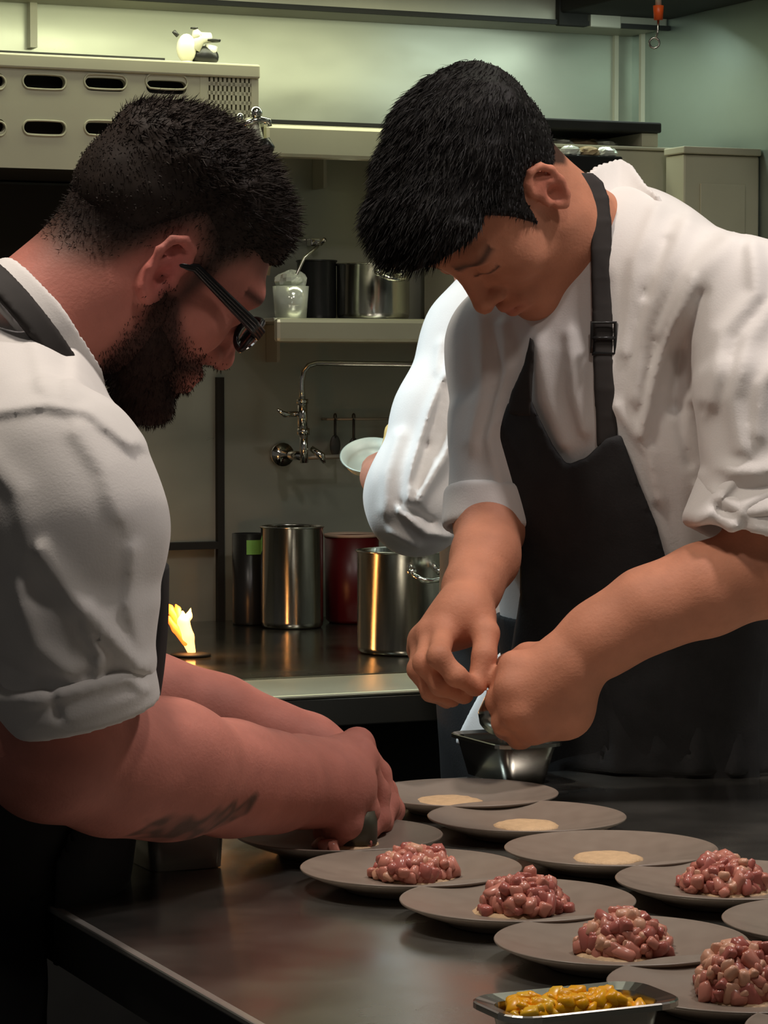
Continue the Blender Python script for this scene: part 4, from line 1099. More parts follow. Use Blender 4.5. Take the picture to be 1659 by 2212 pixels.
    hair_mesh(H, thick, PR, 'hair_dark', T, .0032, 75,
              16000, lambda p: .004 + .009 * sstep(.04, .11, H.l(p)[:, 2]), lambda p: np.tile(fw * 1.1 + up * .05, (len(p), 1)), .22, .0006, 5,
              H.o - .18, H.o + .20)
    # --- jacket
    j = Field(); torso(j, .008)
    j.chain([Rs, V(1088, 930, 3.062)], [.060, .054], .03)
    j.cyl(V(1090, 900, 3.064), V(1062, 1138, 3.03), .056, .050, .008, .02)
    j.chain([Ls, V(1652, 830, 2.845)], [.068, .070], .022)
    j.cyl(V(1650, 800, 2.846), V(1668, 1120, 2.830), .070, .073, .01, .015)
    F = Folds(2.92)
    F.add([(1420, 450), (1370, 560), (1345, 760)], 18, .006)
    F.add([(1480, 480), (1420, 600), (1385, 720), (1370, 860)], 20, .008)
    F.add([(1560, 520), (1480, 600), (1420, 720)], 22, .008)
    F.add([(1600, 540), (1600, 640), (1530, 720), (1500, 860)], 20, .009)
    F.add([(1659, 640), (1580, 730), (1540, 860), (1560, 960)], 20, .008)
    F.add([(1659, 760), (1600, 830), (1590, 930)], 18, .007)
    F.add([(1330, 880), (1400, 980), (1420, 1080)], 14, .005)
    F.add([(1480, 600), (1440, 700), (1405, 830), (1380, 940)], 14, .010)
    F.add([(1540, 1010), (1600, 1010), (1659, 990)], 16, .007)
    F.add([(1510, 1060), (1570, 1100), (1640, 1085)], 14, .006)
    F.add([(1040, 660), (1050, 820), (1020, 960)], 18, .006)
    F.add([(1090, 700), (1100, 800), (1060, 950), (1090, 1080)], 14, .006)
    F.add([(1160, 730), (1180, 860), (1220, 960)], 18, .006)
    F.add([(1230, 720), (1240, 850), (1260, 930)], 14, .005)
    F.add([(1440, 520), (1395, 640)], 10, -.004)
    F.add([(1500, 640), (1470, 760), (1450, 880)], 12, -.006)
    F.add([(1490, 1000), (1460, 880), (1470, 780)], 12, -.005)
    F.add([(1545, 1050), (1620, 1045)], 10, -.006)
    def jk(P, C, r): return j(P, C, r) - F(P) * (P[..., 1] < 3.12) - .0020 * noise3(P, 36, 4)
    lo, hi = j.bounds(); make('jacket', jk, lo, hi, .0033, 'cotton', T, rl=2)
    cu = Field(); cu.cyl(V(1692, 1050, 2.842), V(1652, 1182, 2.832), .0760, .0800, .008, .01, sq=((1, 0, 0), 1.10))
    ci = Field(); ci.cyl(V(1664, 1148, 2.834), V(1630, 1250, 2.826), .068, .070, .004, .01)
    Fc = Folds(2.8).add([(1510, 1130), (1560, 1060), (1600, 1010)], 14, .006).add([(1570, 1150), (1600, 1090), (1659, 1060)], 14, .005).add([(1540, 1090), (1600, 1130)], 10, -.005)
    lo, hi = cu.bounds()
    make('rolled_cuff', lambda P, C, r: smax(cu(P, C, r) - Fc(P) - .0010 * noise3(P, 40, 2), -ci(P, C, r), .004), lo, hi, .0034, 'cotton', T)
    cu2 = Field(); cu2.cyl(V(1068, 1060, 3.038), V(1060, 1150, 3.025), .0545, .0530, .007, .01)
    ci2 = Field(); ci2.cyl(V(1061, 1130, 3.028), V(1058, 1180, 3.022), .045, .045, .004, .01)
    lo, hi = cu2.bounds()
    make('rolled_cuff', lambda P, C, r: smax(cu2(P, C, r) - .001 * noise3(P, 40, 3), -ci2(P, C, r), .004), lo, hi, .0034, 'cotton', T)
    # collar, standing open at the back of the neck
    co = Field(); n = 22
    tp = [(1256, 388, 2.985), (1288, 362, 3.02), (1338, 346, 3.045), (1366, 362, 3.03), (1388, 398, 3.00), (1420, 424, 2.97)]
    bt = [(1288, 446, 2.985), (1312, 462, 2.98), (1336, 480, 2.975), (1362, 486, 2.97), (1396, 486, 2.965), (1446, 486, 2.965)]
    tp = np.array([V(*q) for q in tp]); bt = np.array([V(*q) for q in bt])
    def lerp(a, t): return np.array([np.interp(t * (len(a) - 1), range(len(a)), a[:, i]) for i in range(3)])
    for i in range(n + 1): co.cap(lerp(bt, i / n), lerp(tp, i / n), .0038, .0030, .003)
    lo, hi = co.bounds(); make('collar_wing', lambda P, C, r: co(P, C, r) - .0006 * noise3(P, 90, 3), lo, hi, .0024, 'cotton', T, rl=2)
    # --- apron
    ap = bpy.data.objects.new('apron', None); link(ap, T)
    tb = Field(); torso(tb, .008)
    poly = polyxz([(1098, 870), (1143, 855), (1165, 905), (1195, 965), (1222, 1002), (1262, 985), (1300, 945), (1332, 935), (1372, 1040),
                   (1410, 1130), (1440, 1230), (1620, 1290), (1800, 1330), (1800, 1700), (1080, 1700), (1130, 1300), (1128, 1210), (1098, 1120), (1066, 1020), (1072, 960)], 2.97)
    def bib(P, C, r):
        q = (P - chest) @ Bf
        return smax(np.abs(tb(P, C, r) - .0075 - .0025 * noise3(P, 30, 6)) - .0065, np.maximum(sdpoly(P[..., 0], P[..., 2], poly), -q[..., 1] - .02), .004)
    lo, hi = tb.bounds(); make('bib', bib, lo, hi, .0038, 'apron_cloth', ap)
    def strap(px, name):
        pl = polyxz(px, 2.97)
        def sf(P, C, r):
            q = (P - chest) @ Bf
            return smax(np.abs(tb(P, C, r) - .009) - .0045, np.maximum(sdpoly(P[..., 0], P[..., 2], pl), -q[..., 1] + .0), .003)
        return make(name, sf, lo, hi, .0034, 'strap_cloth', ap)[0]
    strap([(1146, 720), (1154, 740), (1148, 860), (1150, 900), (1095, 900), (1104, 850), (1130, 790)], 'strap')
    # strap round the side of the neck
    ns = Field(); pts = []
    for x_, y_ in ((1262, 380), (1280, 396), (1293, 430), (1298, 480), (1299, 540), (1300, 600), (1302, 660), (1303, 720), (1304, 780), (1306, 840), (1310, 900), (1312, 960)):
        ya, yb_ = hitY(jk, x_, y_, 2.75, 3.2), hitY(b, x_, y_, 2.75, 3.2)
        c_ = [q for q in (ya, yb_) if q]; pts.append([x_, y_, min(c_) if c_ else 2.98])
    yy = np.array([q[2] for q in pts]); yy[0] = max(yy[0], yy[1]); yy = np.convolve(np.pad(yy, 1, 'edge'), [.25, .5, .25], 'valid'); yy = np.convolve(np.pad(yy, 1, 'edge'), [.25, .5, .25], 'valid') - .003
    pts = [V(q[0], q[1], y_) for q, y_ in zip(pts, yy)]
    for i in range(len(pts) - 1):
        for s_ in (-.0078, -.0052, -.0026, 0, .0026, .0052, .0078): ns.cap(pts[i] + [s_, 0, 0], pts[i + 1] + [s_, 0, 0], .0036, None, .0012)
    lo2, hi2 = ns.bounds(); st = make('neck_strap', ns, lo2, hi2, .0026, 'strap_cloth', ap)[0]
    bk = pts[7] + np.array([0, -.006, -.005])
    m = MB(); m.tube([bk + np.array(p) for p in [(-.012, 0, -.016), (.012, 0, -.016), (.012, 0, .016), (-.012, 0, .016), (-.012, 0, -.0155)]], .0022, 8)
    m.tube([bk + np.array([-.012, -.001, 0]), bk + np.array([.012, -.001, 0])], .0018, 8); m.build('buckle', 'dark_pot', st)
    # skirt of the apron, trousers, shoes
    lz = V(0, 1290, 3.1)[2]
    sk = Field(); sk.ell(pelvis, np.array([.182, .132, .20]), Bf, .05); sk.ell(belly, np.array([.170, .122, .20]), Bf, .06)
    sk.cap(pelvis, np.array([pelvis[0], pelvis[1], .5]), .14, .15, .05)
    Fs = Folds(3.0).add([(1300, 1480), (1330, 1600), (1310, 1750)], 26, .008).add([(1480, 1420), (1500, 1560), (1490, 1740)], 26, .008).add([(1590, 1500), (1580, 1700)], 22, .007).add([(1380, 1450), (1420, 1620)], 20, .006)
    def skf(P, C, r):
        q = (P - pelvis) @ Bf
        return np.maximum(-table_zone(P), smax(np.abs(sk(P, C, r) - Fs(P) - .003 * noise3(P, 30, 4)) - .004, np.maximum(np.maximum(-q[..., 1] - .03, .46 - P[..., 2]), P[..., 2] - lz + .02), .006))
    lo, hi = sk.bounds(); make('apron_skirt', skf, lo, hi, .005, 'apron_cloth', ap)
    lg = Field(); hipL, hipR = offs(pelvis, -.09, 0, 0, -.04, Bf), offs(pelvis, .09, 0, 0, -.04, Bf)
    lg.ell(pelvis, np.array([.17, .12, .15]), Bf, .05)
    feet = []
    for hp in (hipL, hipR):
        ft = np.array([hp[0], hp[1] + .03, 0]); feet.append(ft)
        lg.chain([hp, np.array([hp[0], hp[1], .47]), np.array([ft[0], ft[1], .07])], [.09, .066, .055], .03)
    lo, hi = lg.bounds()
    make('trousers', lambda P, C, r: np.maximum(-table_zone(P), smax(lg(P, C, r) - .003 * noise3(P, 30, 6), np.maximum(.045 - P[..., 2], P[..., 2] - lz), .01)), lo, hi, .007, 'trouser_cloth', T)
    for ft in feet: shoe(ft, Bf, T)
    return T

# =================================================================== cook at the stove, seen from behind
def cook_back():
    T = thing('person', 'cook in white jacket at the stove, arm showing behind the right chef', 'person')
    Bf = hframe(-160, 0)
    sh, el = V(1035, 735, 3.55), V(905, 1100, 3.47)
    chest, belly, pelvis = V(1180, 900, 3.58), V(1215, 1250, 3.58), V(1235, 1500, 3.57)
    H = Head(V(1060, 450, 3.64), hframe(-165, 35), .86)
    Ls = V(1310, 740, 3.62)
    def torso(f, o):
        f.ell(pelvis, np.array([.16, .11, .14]) + o, Bf, .05); f.ell(belly, np.array([.15, .105, .18]) + o, Bf, .08)
        f.ell(chest, np.array([.155, .105, .18]) + o, Bf, .08)
        f.cap(V(1110, 680, 3.6), sh, .055 + o, .055 + o, .06); f.cap(V(1110, 680, 3.6), Ls, .055 + o, .055 + o, .06)
    b = Field(); torso(b, -.012); H.build(b); b.cap(H.w(0, -.02, -.03), V(1090, 660, 3.6), .050, .055, .03)
    b.chain([sh, el], [.045, .04], .03)
    wr = V(842, 1040, 3.66)
    b.chain([el, V(862, 1080, 3.56), wr], [.04, .038, .027], .02)
    mc = [V(820, 1010, 3.70), V(812, 1016, 3.69), V(806, 1026, 3.68), V(806, 1038, 3.67)]
    fg = [[V(806, 1000, 3.715), V(800, 1006, 3.725), V(806, 1014, 3.725)], [V(800, 1008, 3.705), V(798, 1018, 3.715), V(806, 1024, 3.715)],
          [V(798, 1020, 3.695), V(798, 1030, 3.705), V(806, 1034, 3.705)], [V(800, 1036, 3.685), V(802, 1044, 3.695), V(808, 1046, 3.695)]]
    th = [V(842, 1020, 3.68), V(836, 1000, 3.70), V(826, 992, 3.72), V(816, 992, 3.725)]
    hand(b, V(836, 1034, 3.665), .028, mc, fg, th, [.0095, .0098, .0095, .0088])
    b.chain([Ls, V(1340, 1080, 3.68)], [.045, .04], .03); b.chain([V(1340, 1080, 3.68), V(1250, 1120, 3.88)], [.04, .03], .02)
    b.ell(V(1235, 1125, 3.92), .035, None, .02)
    SK = np.array([.50, .22, .15])
    lo, hi = b.bounds(); make('body', b, lo, hi, .0042, 'skin', T, lambda v: np.tile(SK, (len(v), 1)))
    PB = [(-.13, -.055), (-.06, -.04), (-.02, .03), (.012, .02), (.03, -.0), (.05, .056), (.095, .06)]
    hair_mesh(H, lambda L: .008 + .012 * sstep(.03, .1, L[..., 2]), PB, 'hair_dark', T, .005, 75, 1500,
              lambda p: np.full(len(p), .01), lambda p: np.tile(H.R[:, 1] * .5, (len(p), 1)), .3, .0008, 6, H.o - .17, H.o + .19)
    j = Field(); torso(j, .008)
    j.chain([sh, V(958, 900, 3.51), V(900, 1060, 3.48), el], [.060, .058, .058, .054], .03)
    j.cyl(el, V(862, 1060, 3.58), .054, .046, .012, .03)
    j.chain([Ls, V(1340, 1080, 3.68)], [.058, .054], .03)
    F = Folds(3.45)
    F.add([(985, 760), (930, 880), (890, 1000), (880, 1080)], 14, .013)
    F.add([(1000, 860), (960, 980), (900, 1075)], 13, .013)
    F.add([(950, 745), (945, 800)], 12, .006)
    F.add([(860, 940), (835, 1020), (830, 1100)], 14, .007)
    F.add([(860, 1100), (920, 1150), (970, 1160)], 10, .010)
    F.add([(845, 1150), (900, 1180)], 9, .006)
    F.add([(960, 830), (920, 960), (895, 1040)], 9, -.008)
    F.add([(870, 1085), (930, 1125)], 9, -.007)
    hz = V(0, 1440, 3.57)[2]
    lo, hi = j.bounds()
    make('jacket', lambda P, C, r: smax(j(P, C, r) - F(P) - .003 * noise3(P, 34, 5), hz - .3 - P[..., 2], .01), lo, hi, .0040, 'cotton', T)
    ap = bpy.data.objects.new('apron', None); link(ap, T)
    sk = Field(); sk.ell(pelvis, np.array([.172, .124, .19]), Bf, .05); sk.cap(pelvis, np.array([pelvis[0], pelvis[1], .5]), .125, .13, .05)
    lo, hi = sk.bounds()
    zt = V(0, 1345, 3.45)[2]
    make('apron_skirt', lambda P, C, r: smax(np.abs(sk(P, C, r) - .003 * noise3(P, 40, 4)) - .006, np.maximum(.46 - P[..., 2], P[..., 2] - zt), .006), lo, hi, .006, 'apron_cloth', ap)
    lg = Field(); lg.ell(pelvis, np.array([.16, .11, .14]), Bf, .05); feet = []
    for s_ in (-.09, .09):
        hp = offs(pelvis, s_, 0, 0, -.04, Bf); ft = np.array([hp[0], hp[1], 0]); feet.append(ft)
        lg.chain([hp, np.array([hp[0], hp[1], .47]), np.array([ft[0], ft[1], .07])], [.085, .064, .055], .03)
    lo, hi = lg.bounds()
    make('trousers', lambda P, C, r: smax(lg(P, C, r), np.maximum(.045 - P[..., 2], P[..., 2] - zt), .01), lo, hi, .008, 'trouser_cloth', T)
    for ft in feet: shoe(ft, Bf, T)
    return T, pelvis
left = chef_left()
right = chef_right()
cook, cook_pelvis = cook_back()
# ---------------------------------------------------------------- prep table
e0 = onz(195, 2005, TZ)
# left edge runs along EI through e0; far edge behind the pans; right end beyond the frame
def tin(p): r = np.asarray(p) - e0; return float(np.dot(r, ER)), float(np.dot(r, EI))
ev = tin(onz(1010, 1688, TZ))[1] + .03
tb_ = thing('prep_table', 'brushed steel prep table carrying the row of plates', 'table', (e0[0], e0[1], 0), YAW)
TL, TN, TF = 2.0, -1.6, ev
MB().box(0, TL, TN, TF, TZ - .004, TZ).build('table_top', 'table_steel', tb_)
MB().box(-.0025, .005, TN, TF, TZ - .005, TZ + .0006, .0015).build('edge', 'container_steel', tb_)
MB().box(.0, .012, TN, TF, TZ - .045, TZ - .0055).build('side_panel', 'black_iron', tb_)
MB().box(0.012, TL, TF - .012, TF, TZ - .045, TZ - .0045).build('far_edge', 'pan_steel', tb_)
MB().box(0.012, TL, TN, TN + .012, TZ - .045, TZ - .0045).build('near_edge', 'pan_steel', tb_)
for x, y in ((.08, TF - .08), (TL - .08, TF - .08), (.08, TN + .08), (TL - .08, TN + .08)):
    MB().tube([(x, y, 0), (x, y, TZ - .006)], .020, 14).build('leg', 'steel_dull', tb_)
MB().box(.05, TL - .05, TN + .05, TF - .05, .24, .26).build('undershelf', 'black_iron', tb_)
# ---------------------------------------------------------------- plates
PD = .185; PR_ = PD / 2; RIMH = .018
def plate_mesh():
    inn = [(r, .0060 + .0120 * (r / .0925) ** 1.7) for r in (.0001, .02, .04, .055, .068, .078, .085, .0905)]
    p = inn + [(PR_ - .0008, .0180), (PR_, .0172), (PR_ - .0006, .0160), (.080, .0105), (.066, .0055), (.057, .0032), (.055, .0), (.049, .0), (.048, .0025), (.0001, .0025)]
    m = MB().lathe(p, 72); return m
pm = plate_mesh().build('tmp', 'stoneware'); pmesh = pm.data; bpy.data.objects.remove(pm); pmesh.name = 'plate'
plates = {}
PL_ = [('a', 1607, 2122, 'grey stoneware plate with tartare at the lower right, beside the mango pan'),
       ('b', 1342, 2029, 'grey stoneware plate with tartare in the front row, right behind the mango pan'),
       ('c', 1118, 1942, 'grey stoneware plate with glistening tartare in the middle of the front row'),
       ('d', 888, 1872, 'grey stoneware plate with tartare half in the shadow of the left chef\'s hands'),
       ('e', 733, 1801, 'grey plate under the hands of the bearded chef'),
       ('f', 1003, 1711, 'furthest grey plate, standing under the edge of the small steel pan'),
       ('g', 1138, 1762, 'grey plate with flat puree disc, second furthest from the camera'),
       ('h', 1320, 1831, 'grey plate with flat puree disc in the middle of the far row'),
       ('i', 1575, 1898, 'grey plate with tartare at the right edge of the far row'),
       ('j', 1826, 1986, 'grey plate cut off by the right edge, between two tartare plates'),
       ('k', 1930, 2226, 'grey plate just peeking in at the lower right corner')]
for k, px, py, lab in PL_:
    c = onz(px, py, TZ + RIMH); c[2] = TZ + .0006
    o = bpy.data.objects.new('plate', pmesh); COL.objects.link(o); o.location = tuple(c)
    tag(o, lab, 'plate', 'grey plates on the prep table'); plates[k] = c
# ---------------------------------------------------------------- puree discs and diced tartare
rg = random.Random(4)
def disc(c, r, label, name='puree_disc', off=(0, 0)):
    n = 40; vv = []; ff = []
    prof = [(.0001, .0042), (r * .55, .0044), (r * .85, .0040), (r * .97, .0022), (r, .0), (.0001, .0)]
    m = MB().lathe(prof, n)
    v = np.array(m.v); a_ = np.arctan2(v[:, 1], v[:, 0]); rr = 1 + .035 * np.sin(a_ * 5 + rg.random() * 6) + .025 * np.sin(a_ * 11 + rg.random() * 6)
    v[:, 0] *= rr; v[:, 1] *= rr; v[:, 2] *= 1 + .18 * noise3(v, 240, rg.randrange(5))
    o = MB().add(v, m.f, True).build(name, 'puree', None, (c[0] + off[0], c[1] + off[1], TZ + .0068))
    return tag(o, label, 'puree', 'puree discs on plates')
def dice_mesh(seed):
    bm = bmesh.new(); bmesh.ops.create_cube(bm, size=1); r = random.Random(seed)
    for q in bm.verts: q.co = q.co + Vector((r.uniform(-.2, .2), r.uniform(-.2, .2), r.uniform(-.2, .2))); q.co.x *= 1.2
    bmesh.ops.bevel(bm, geom=bm.edges[:] + bm.verts[:], offset=.20, segments=1, affect='EDGES', profile=.5)
    me = bpy.data.meshes.new('meat_dice'); bm.to_mesh(me); bm.free()
    me.polygons.foreach_set('use_smooth', [True] * len(me.polygons)); return me
DM = []
for i, mm in enumerate(('meat_a', 'meat_b', 'meat_c', 'meat_a', 'meat_b', 'meat_c')):
    me = dice_mesh(i); me.materials.append(MATS[mm]); DM.append(me)
MG = []
for i, mm in enumerate(('mango_a', 'mango_b', 'mango_a')):
    me = dice_mesh(30 + i); me.materials.append(MATS[mm]); me.name = 'mango_dice'; MG.append(me)
def mound(c, r, h, label, seed, n=84, tone=(0, 1, 2, 3, 4, 5), off=(0, 0)):
    g = random.Random(seed)
    t = thing('tartare_mound', label, 'tartare', (c[0] + off[0], c[1] + off[1], TZ + .0105), 0, 'tartare mounds on plates')
    core = MB().sphere((0, 0, 0), 1.0, 10); v = np.array(core.v) * np.array([r * .84, r * .80, h * .80]); v[:, 2] = np.maximum(v[:, 2], 0)
    MB().add(v, core.f, True).build('core', 'meat_b', t)
    for i in range(n):
        u = (i + .5) / n; th = i * 2.399963; el = math.asin(1 - u) ; rr = math.cos(el)
        s = g.uniform(.0055, .0105)
        o = bpy.data.objects.new('meat_dice', DM[g.choice(tone)]); COL.objects.link(o); o.parent = t
        k = g.uniform(.82, 1.02) * (1 + .10 * math.sin(th * 1.0 + seed) * rr + .07 * math.sin(3 * th + seed * 2))
        o.location = (r * .90 * rr * math.cos(th) * k, r * .86 * rr * math.sin(th) * k, max(.003, h * .86 * math.sin(el) * k))
        o.rotation_euler = (g.random() * 6, g.random() * 6, g.random() * 6); o.scale = (s * g.uniform(.8, 1.45), s, s * g.uniform(.75, 1.1))
    for i in range(4):
        a_ = g.random() * 6.28; rr = r * g.uniform(.98, 1.10); s = g.uniform(.005, .008)
        o = bpy.data.objects.new('meat_dice', DM[g.choice(tone)]); COL.objects.link(o); o.parent = t
        o.location = (rr * math.cos(a_), rr * math.sin(a_), .002); o.scale = (s, s, s); o.rotation_euler = (g.random() * 6, 0, g.random() * 6)
    return t
disc(plates['a'], .036, 'pale puree disc under the tartare at the lower right', off=(.004, 0)); disc(plates['b'], .035, 'pale puree disc under the tartare right behind the mango pan', off=(.0, -.004))
disc(plates['c'], .035, 'pale puree disc under the glistening tartare in the middle', off=(-.002, -.002)); disc(plates['d'], .033, 'pale puree disc under the tartare in the shadow of the hands', off=(.005, 0))
disc(plates['i'], .035, 'pale puree disc under the tartare at the right edge')
disc(plates['f'], .034, 'bare puree disc on the furthest plate', off=(-.016, 0)); disc(plates['g'], .031, 'bare puree disc on the second furthest plate'); disc(plates['h'], .031, 'bare puree disc on the plate in the middle of the far row', off=(-.003, 0))
disc(plates['e'], .030, 'puree disc under the ring mould', off=(.006, 0))
mound(plates['a'], .038, .036, 'diced raw tartare heaped on the plate at the lower right', 1, 150, (0, 1, 2, 2, 5), (-.001, 0))
mound(plates['b'], .036, .030, 'diced raw tartare with pale pieces to its right, right behind the mango pan', 2, 130, (0, 1, 2, 3, 5), (0, 0))
mound(plates['c'], .034, .028, 'glistening dark-pink diced tartare in the middle of the front row', 3, 125, (0, 1, 3, 4), (.005, 0))
mound(plates['d'], .034, .025, 'flat-topped diced tartare on the plate in the shadow of the hands', 4, 120, (0, 1, 2, 3), (.004, 0))
mound(plates['i'], .036, .028, 'domed pink diced tartare at the right edge of the far row', 5, 130, (0, 1, 3, 4, 2), (-.002, 0))
# ring mould under the bearded chef's hands, with tartare in it
rc_ = plates['e'] + np.array([.012, -.004, 0]); rc_[2] = TZ + .0108
rmould = thing('ring_mould', 'dark metal ring mould held on the plate by the bearded chef', 'mould', tuple(rc_))
MB().lathe([(.0208, .0005), (.0220, .0005), (.0220, .030), (.0208, .030), (.0208, .0005)], 40).build('ring', 'mould_metal', rmould)
mound(rc_ - np.array([0, 0, .0]), .016, .022, 'diced tartare being pressed into the ring mould', 6, 50, (0, 1, 3, 4))
for i, (px, py, s) in enumerate(((708, 1828, .011), (690, 1822, .010), (790, 1815, .010), (722, 1832, .008))):
    p = onz(px, py, TZ + .012)
    o = bpy.data.objects.new('meat_scrap', DM[(2 * i) % 6]); COL.objects.link(o); o.location = tuple(p); o.scale = (s * 1.4, s, s); o.rotation_euler = (i, .4 * i, 2 * i)
    tag(o, ['pink meat scrap nearest the left of the ring mould', 'leftmost dark meat scrap on the plate under the hands', 'pale meat scrap right of the ring mould under the fingers', 'small meat scrap on the near rim of the plate under the hands'][i], 'meat', 'meat scraps by the ring mould')
# ---------------------------------------------------------------- steel pans
def gpan(name, label, p0, L, W, Ht, rot, m='pan_steel', taper=.010, lip=.010):
    """gastronorm pan: hollow tapered box with a turned-out rim; p0 is the near-left base corner"""
    t = thing(name, label, 'pan', tuple(p0), rot)
    def loop(x0, x1, y0, y1, r, z, n=5):
        pts = []
        for cx, cy, a0 in ((x1 - r, y1 - r, 0), (x0 + r, y1 - r, 90), (x0 + r, y0 + r, 180), (x1 - r, y0 + r, 270)):
            for k in range(n + 1):
                a_ = math.radians(a0 + 90 * k / n); pts.append((cx + r * math.cos(a_), cy + r * math.sin(a_), z))
        return pts
    e = taper
    rings = [loop(e, L - e, e, W - e, .010, 0), loop(0, L, 0, W, .014, Ht - .002), loop(-lip, L + lip, -lip, W + lip, .020, Ht), loop(-lip, L + lip, -lip, W + lip, .020, Ht - .0035), loop(-lip + .0012, L + lip - .0012, -lip + .0012, W + lip - .0012, .019, Ht - .0035)]
    inn = [loop(-lip + .0012, L + lip - .0012, -lip + .0012, W + lip - .0012, .019, Ht + .0008), loop(.0015, L - .0015, .0015, W - .0015, .013, Ht - .002), loop(e + .002, L - e - .002, e + .002, W - e - .002, .010, .003)]
    n = len(rings[0])
    def sk(rs, capfirst=False, caplast=False):
        v = [p for r in rs for p in r]; f = []
        for i in range(len(rs) - 1):
            for k in range(n):
                l = (k + 1) % n; f.append((i * n + k, i * n + l, (i + 1) * n + l, (i + 1) * n + k))
        if capfirst: f.append(tuple(range(n - 1, -1, -1)))
        if caplast: f.append(tuple((len(rs) - 1) * n + k for k in range(n)))
        return v, f
    v, f = sk(rings[:2], True); MB().add(v, f, True).build('body', m, t)
    v, f = sk([rings[1], rings[3], rings[2], inn[0], inn[1]]); MB().add(v, f, False).build('rim', m, t)
    v, f = sk([inn[1], inn[2]], False, True); MB().add(v, [tuple(reversed(q)) if len(q) == 4 else q for q in f], True).build('inside', m, t)
    return t
# deep square pan standing under the left chef's forearm
p1 = onz(325, 1888, TZ); p1[2] = TZ + .0006
gpan('steel_container', 'deep square steel container standing under the bearded chef\'s forearm', p1, 178 * p1[1] / FPX / math.cos(YAW) * .95, .13, .060, YAW, 'container_steel', taper=.004, lip=.004)
# small pan in front of the right chef
p2 = onz(958, 1690, TZ); p2[2] = TZ + .0006
ang = math.radians(-22)
gpan('steel_pan', 'small steel pan standing in front of the right chef beyond the plates', onz(1085, 1702, TZ) + np.array([0, 0, .0006]), .068, .12, .043, YAW, lip=.006)
# pan of diced mango in the foreground
c0, c1, c2 = onz(1108, 2207, TZ + .042), onz(1012, 2157, TZ + .042), onz(1492, 2166, TZ + .042)
ux = c2 - c0; ux[2] = 0; Lm = float(np.linalg.norm(ux)); rt = math.atan2(ux[1], ux[0])
p3 = np.array([c0[0], c0[1], TZ + .0006])
Wm = float(np.linalg.norm((c1 - c0)[:2])) - .018
gpan('steel_pan', 'shallow steel pan full of diced mango at the bottom edge', p3 + np.array([math.cos(rt) * .010 - math.sin(rt) * .01, math.sin(rt) * .010 + math.cos(rt) * .01, 0]), Lm - .02, Wm, .042, rt, taper=.008)
g = random.Random(9); base = p3 + np.array([math.cos(rt) * .01 - math.sin(rt) * .01, math.sin(rt) * .01 + math.cos(rt) * .01, 0])
mg = thing('diced_mango', 'bright orange-yellow diced mango heaped in the foreground pan', 'mango', (base[0], base[1], TZ + .004), rt)
kx, ky = 16, 9
for i in range(kx):
    for j_ in range(ky):
        x = .013 + (Lm - .046) * i / (kx - 1); y = .013 + (Wm - .026) * j_ / (ky - 1)
        o = bpy.data.objects.new('mango_dice', g.choice(MG)); COL.objects.link(o); o.parent = mg
        s = g.uniform(.0065, .0095); hgt = .032 + .006 * math.exp(-((x - Lm * .38) / .06) ** 2) - .006 * (x > Lm * .62)
        o.location = (x + g.uniform(-.002, .002), y + g.uniform(-.002, .002), hgt + g.uniform(-.004, .003)); o.scale = (s, s * g.uniform(.8, 1.1), s * g.uniform(.6, .9)); o.rotation_euler = (g.uniform(-.6, .6), g.uniform(-.6, .6), g.random() * 6)
MB().box(.011, Lm - .032, .011, Wm - .011, .0, .0275, .003).build('mango_bed', 'mango_a', mg)
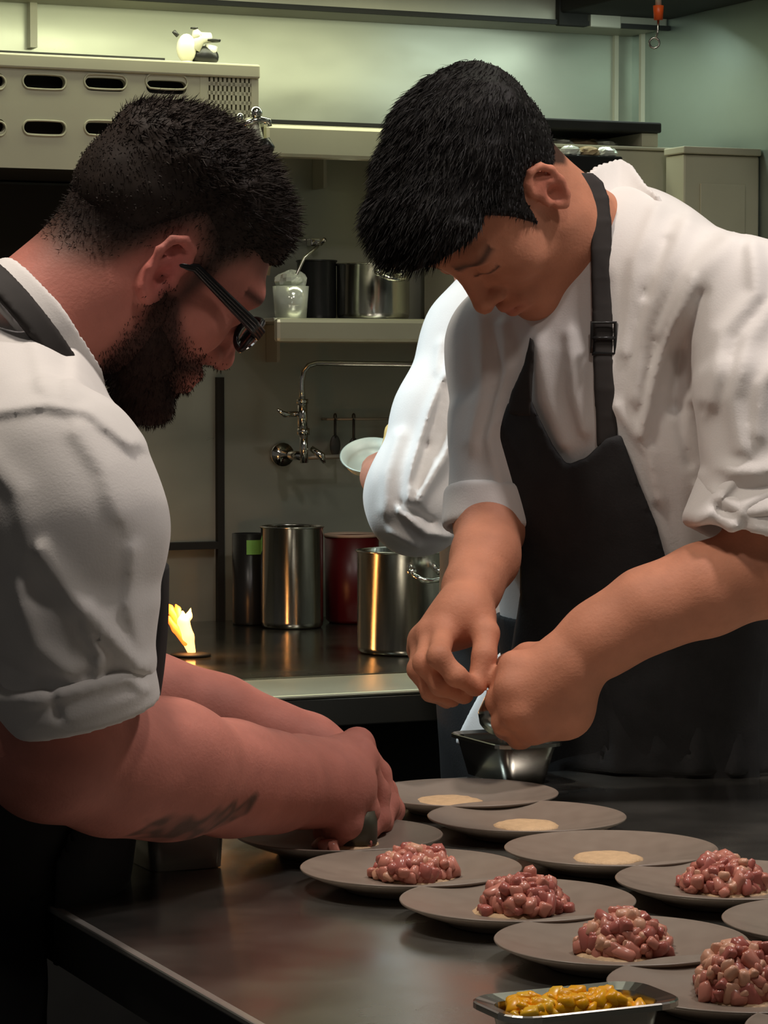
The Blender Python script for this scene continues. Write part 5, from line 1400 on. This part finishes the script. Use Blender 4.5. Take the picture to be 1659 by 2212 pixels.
# ---------------------------------------------------------------- what the right chef holds
hc = V(1086, 1532, 2.862)
cupR = Matrix.Rotation(math.radians(35), 4, 'Y') @ Matrix.Rotation(math.radians(-30), 4, 'X')
cup = thing('small_cup', 'small dull metal cup held tilted in the right chef\'s left hand', 'cup', tuple(hc)); cup.rotation_euler = cupR.to_euler()
MB().lathe([(.0001, -.024), (.014, -.024), (.020, -.016), (.024, .018), (.0255, .020), (.0225, .019), (.018, -.014), (.0001, -.021)], 32).build('cup_wall', 'pan_steel', cup)
# white towel tucked into the cook's apron, and his bowl
tw = V(1045, 1440, 3.42)
def towel():
    f = Field(); n = 16
    tp = np.array([V(1082, 1418, 3.40), V(1100, 1430, 3.395), V(1122, 1436, 3.40)]); bt = np.array([V(994, 1600, 3.385), V(1045, 1606, 3.375), V(1100, 1606, 3.385)])
    def lerp(a, t): return np.array([np.interp(t * (len(a) - 1), range(len(a)), a[:, i]) for i in range(3)])
    for i in range(n + 1): f.cap(lerp(bt, i / n), lerp(tp, i / n), .0050, .0040, .003)
    lo, hi = f.bounds()
    o = make('hand_towel', lambda P, C, r: f(P, C, r) - .0015 * noise3(P, 60, 3), lo, hi, .003, 'cotton_cool')[0]
    tag(o, 'white towel hanging from the cook\'s apron behind the right chef\'s hands', 'towel')
towel()
bc = V(800, 984, 3.72)
bw = thing('mixing_bowl', 'pale steel bowl held up by the cook at the stove', 'bowl', tuple(bc))
bw.rotation_euler = (math.radians(34), math.radians(-4), 0)
MB().lathe([(.0001, -.020), (.018, -.019), (.032, -.012), (.039, .0), (.0405, .001), (.038, .002), (.031, -.010), (.017, -.016), (.0001, -.017)], 40).build('bowl_wall', 'bowl_steel', bw)
yc = V(846, 962, 3.68)
f = Field(); f.cap(yc + [-.008, 0, -.016], yc + [.002, 0, .018], .010, .009, .01); f.cap(yc + [.002, 0, .018], yc + [.022, 0, .022], .009, .009, .01)
lo, hi = f.bounds(); o = make('dish_cloth', lambda P, C, r: f(P, C, r) - .002 * noise3(P, 90, 2), lo, hi, .0026, 'yellow_cloth')[0]
tag(o, 'folded yellow cloth over the edge of the cook\'s bowl', 'cloth')
# ---------------------------------------------------------------- put each person's origin at the feet
for T_, b in ((left, V(-128, 1960, 2.385)), (right, V(1440, 1700, 3.13)), (cook, cook_pelvis)):
    T_.location = (b[0], b[1], 0)
    for ch in T_.children: ch.location = (ch.location[0] - b[0], ch.location[1] - b[1], ch.location[2])
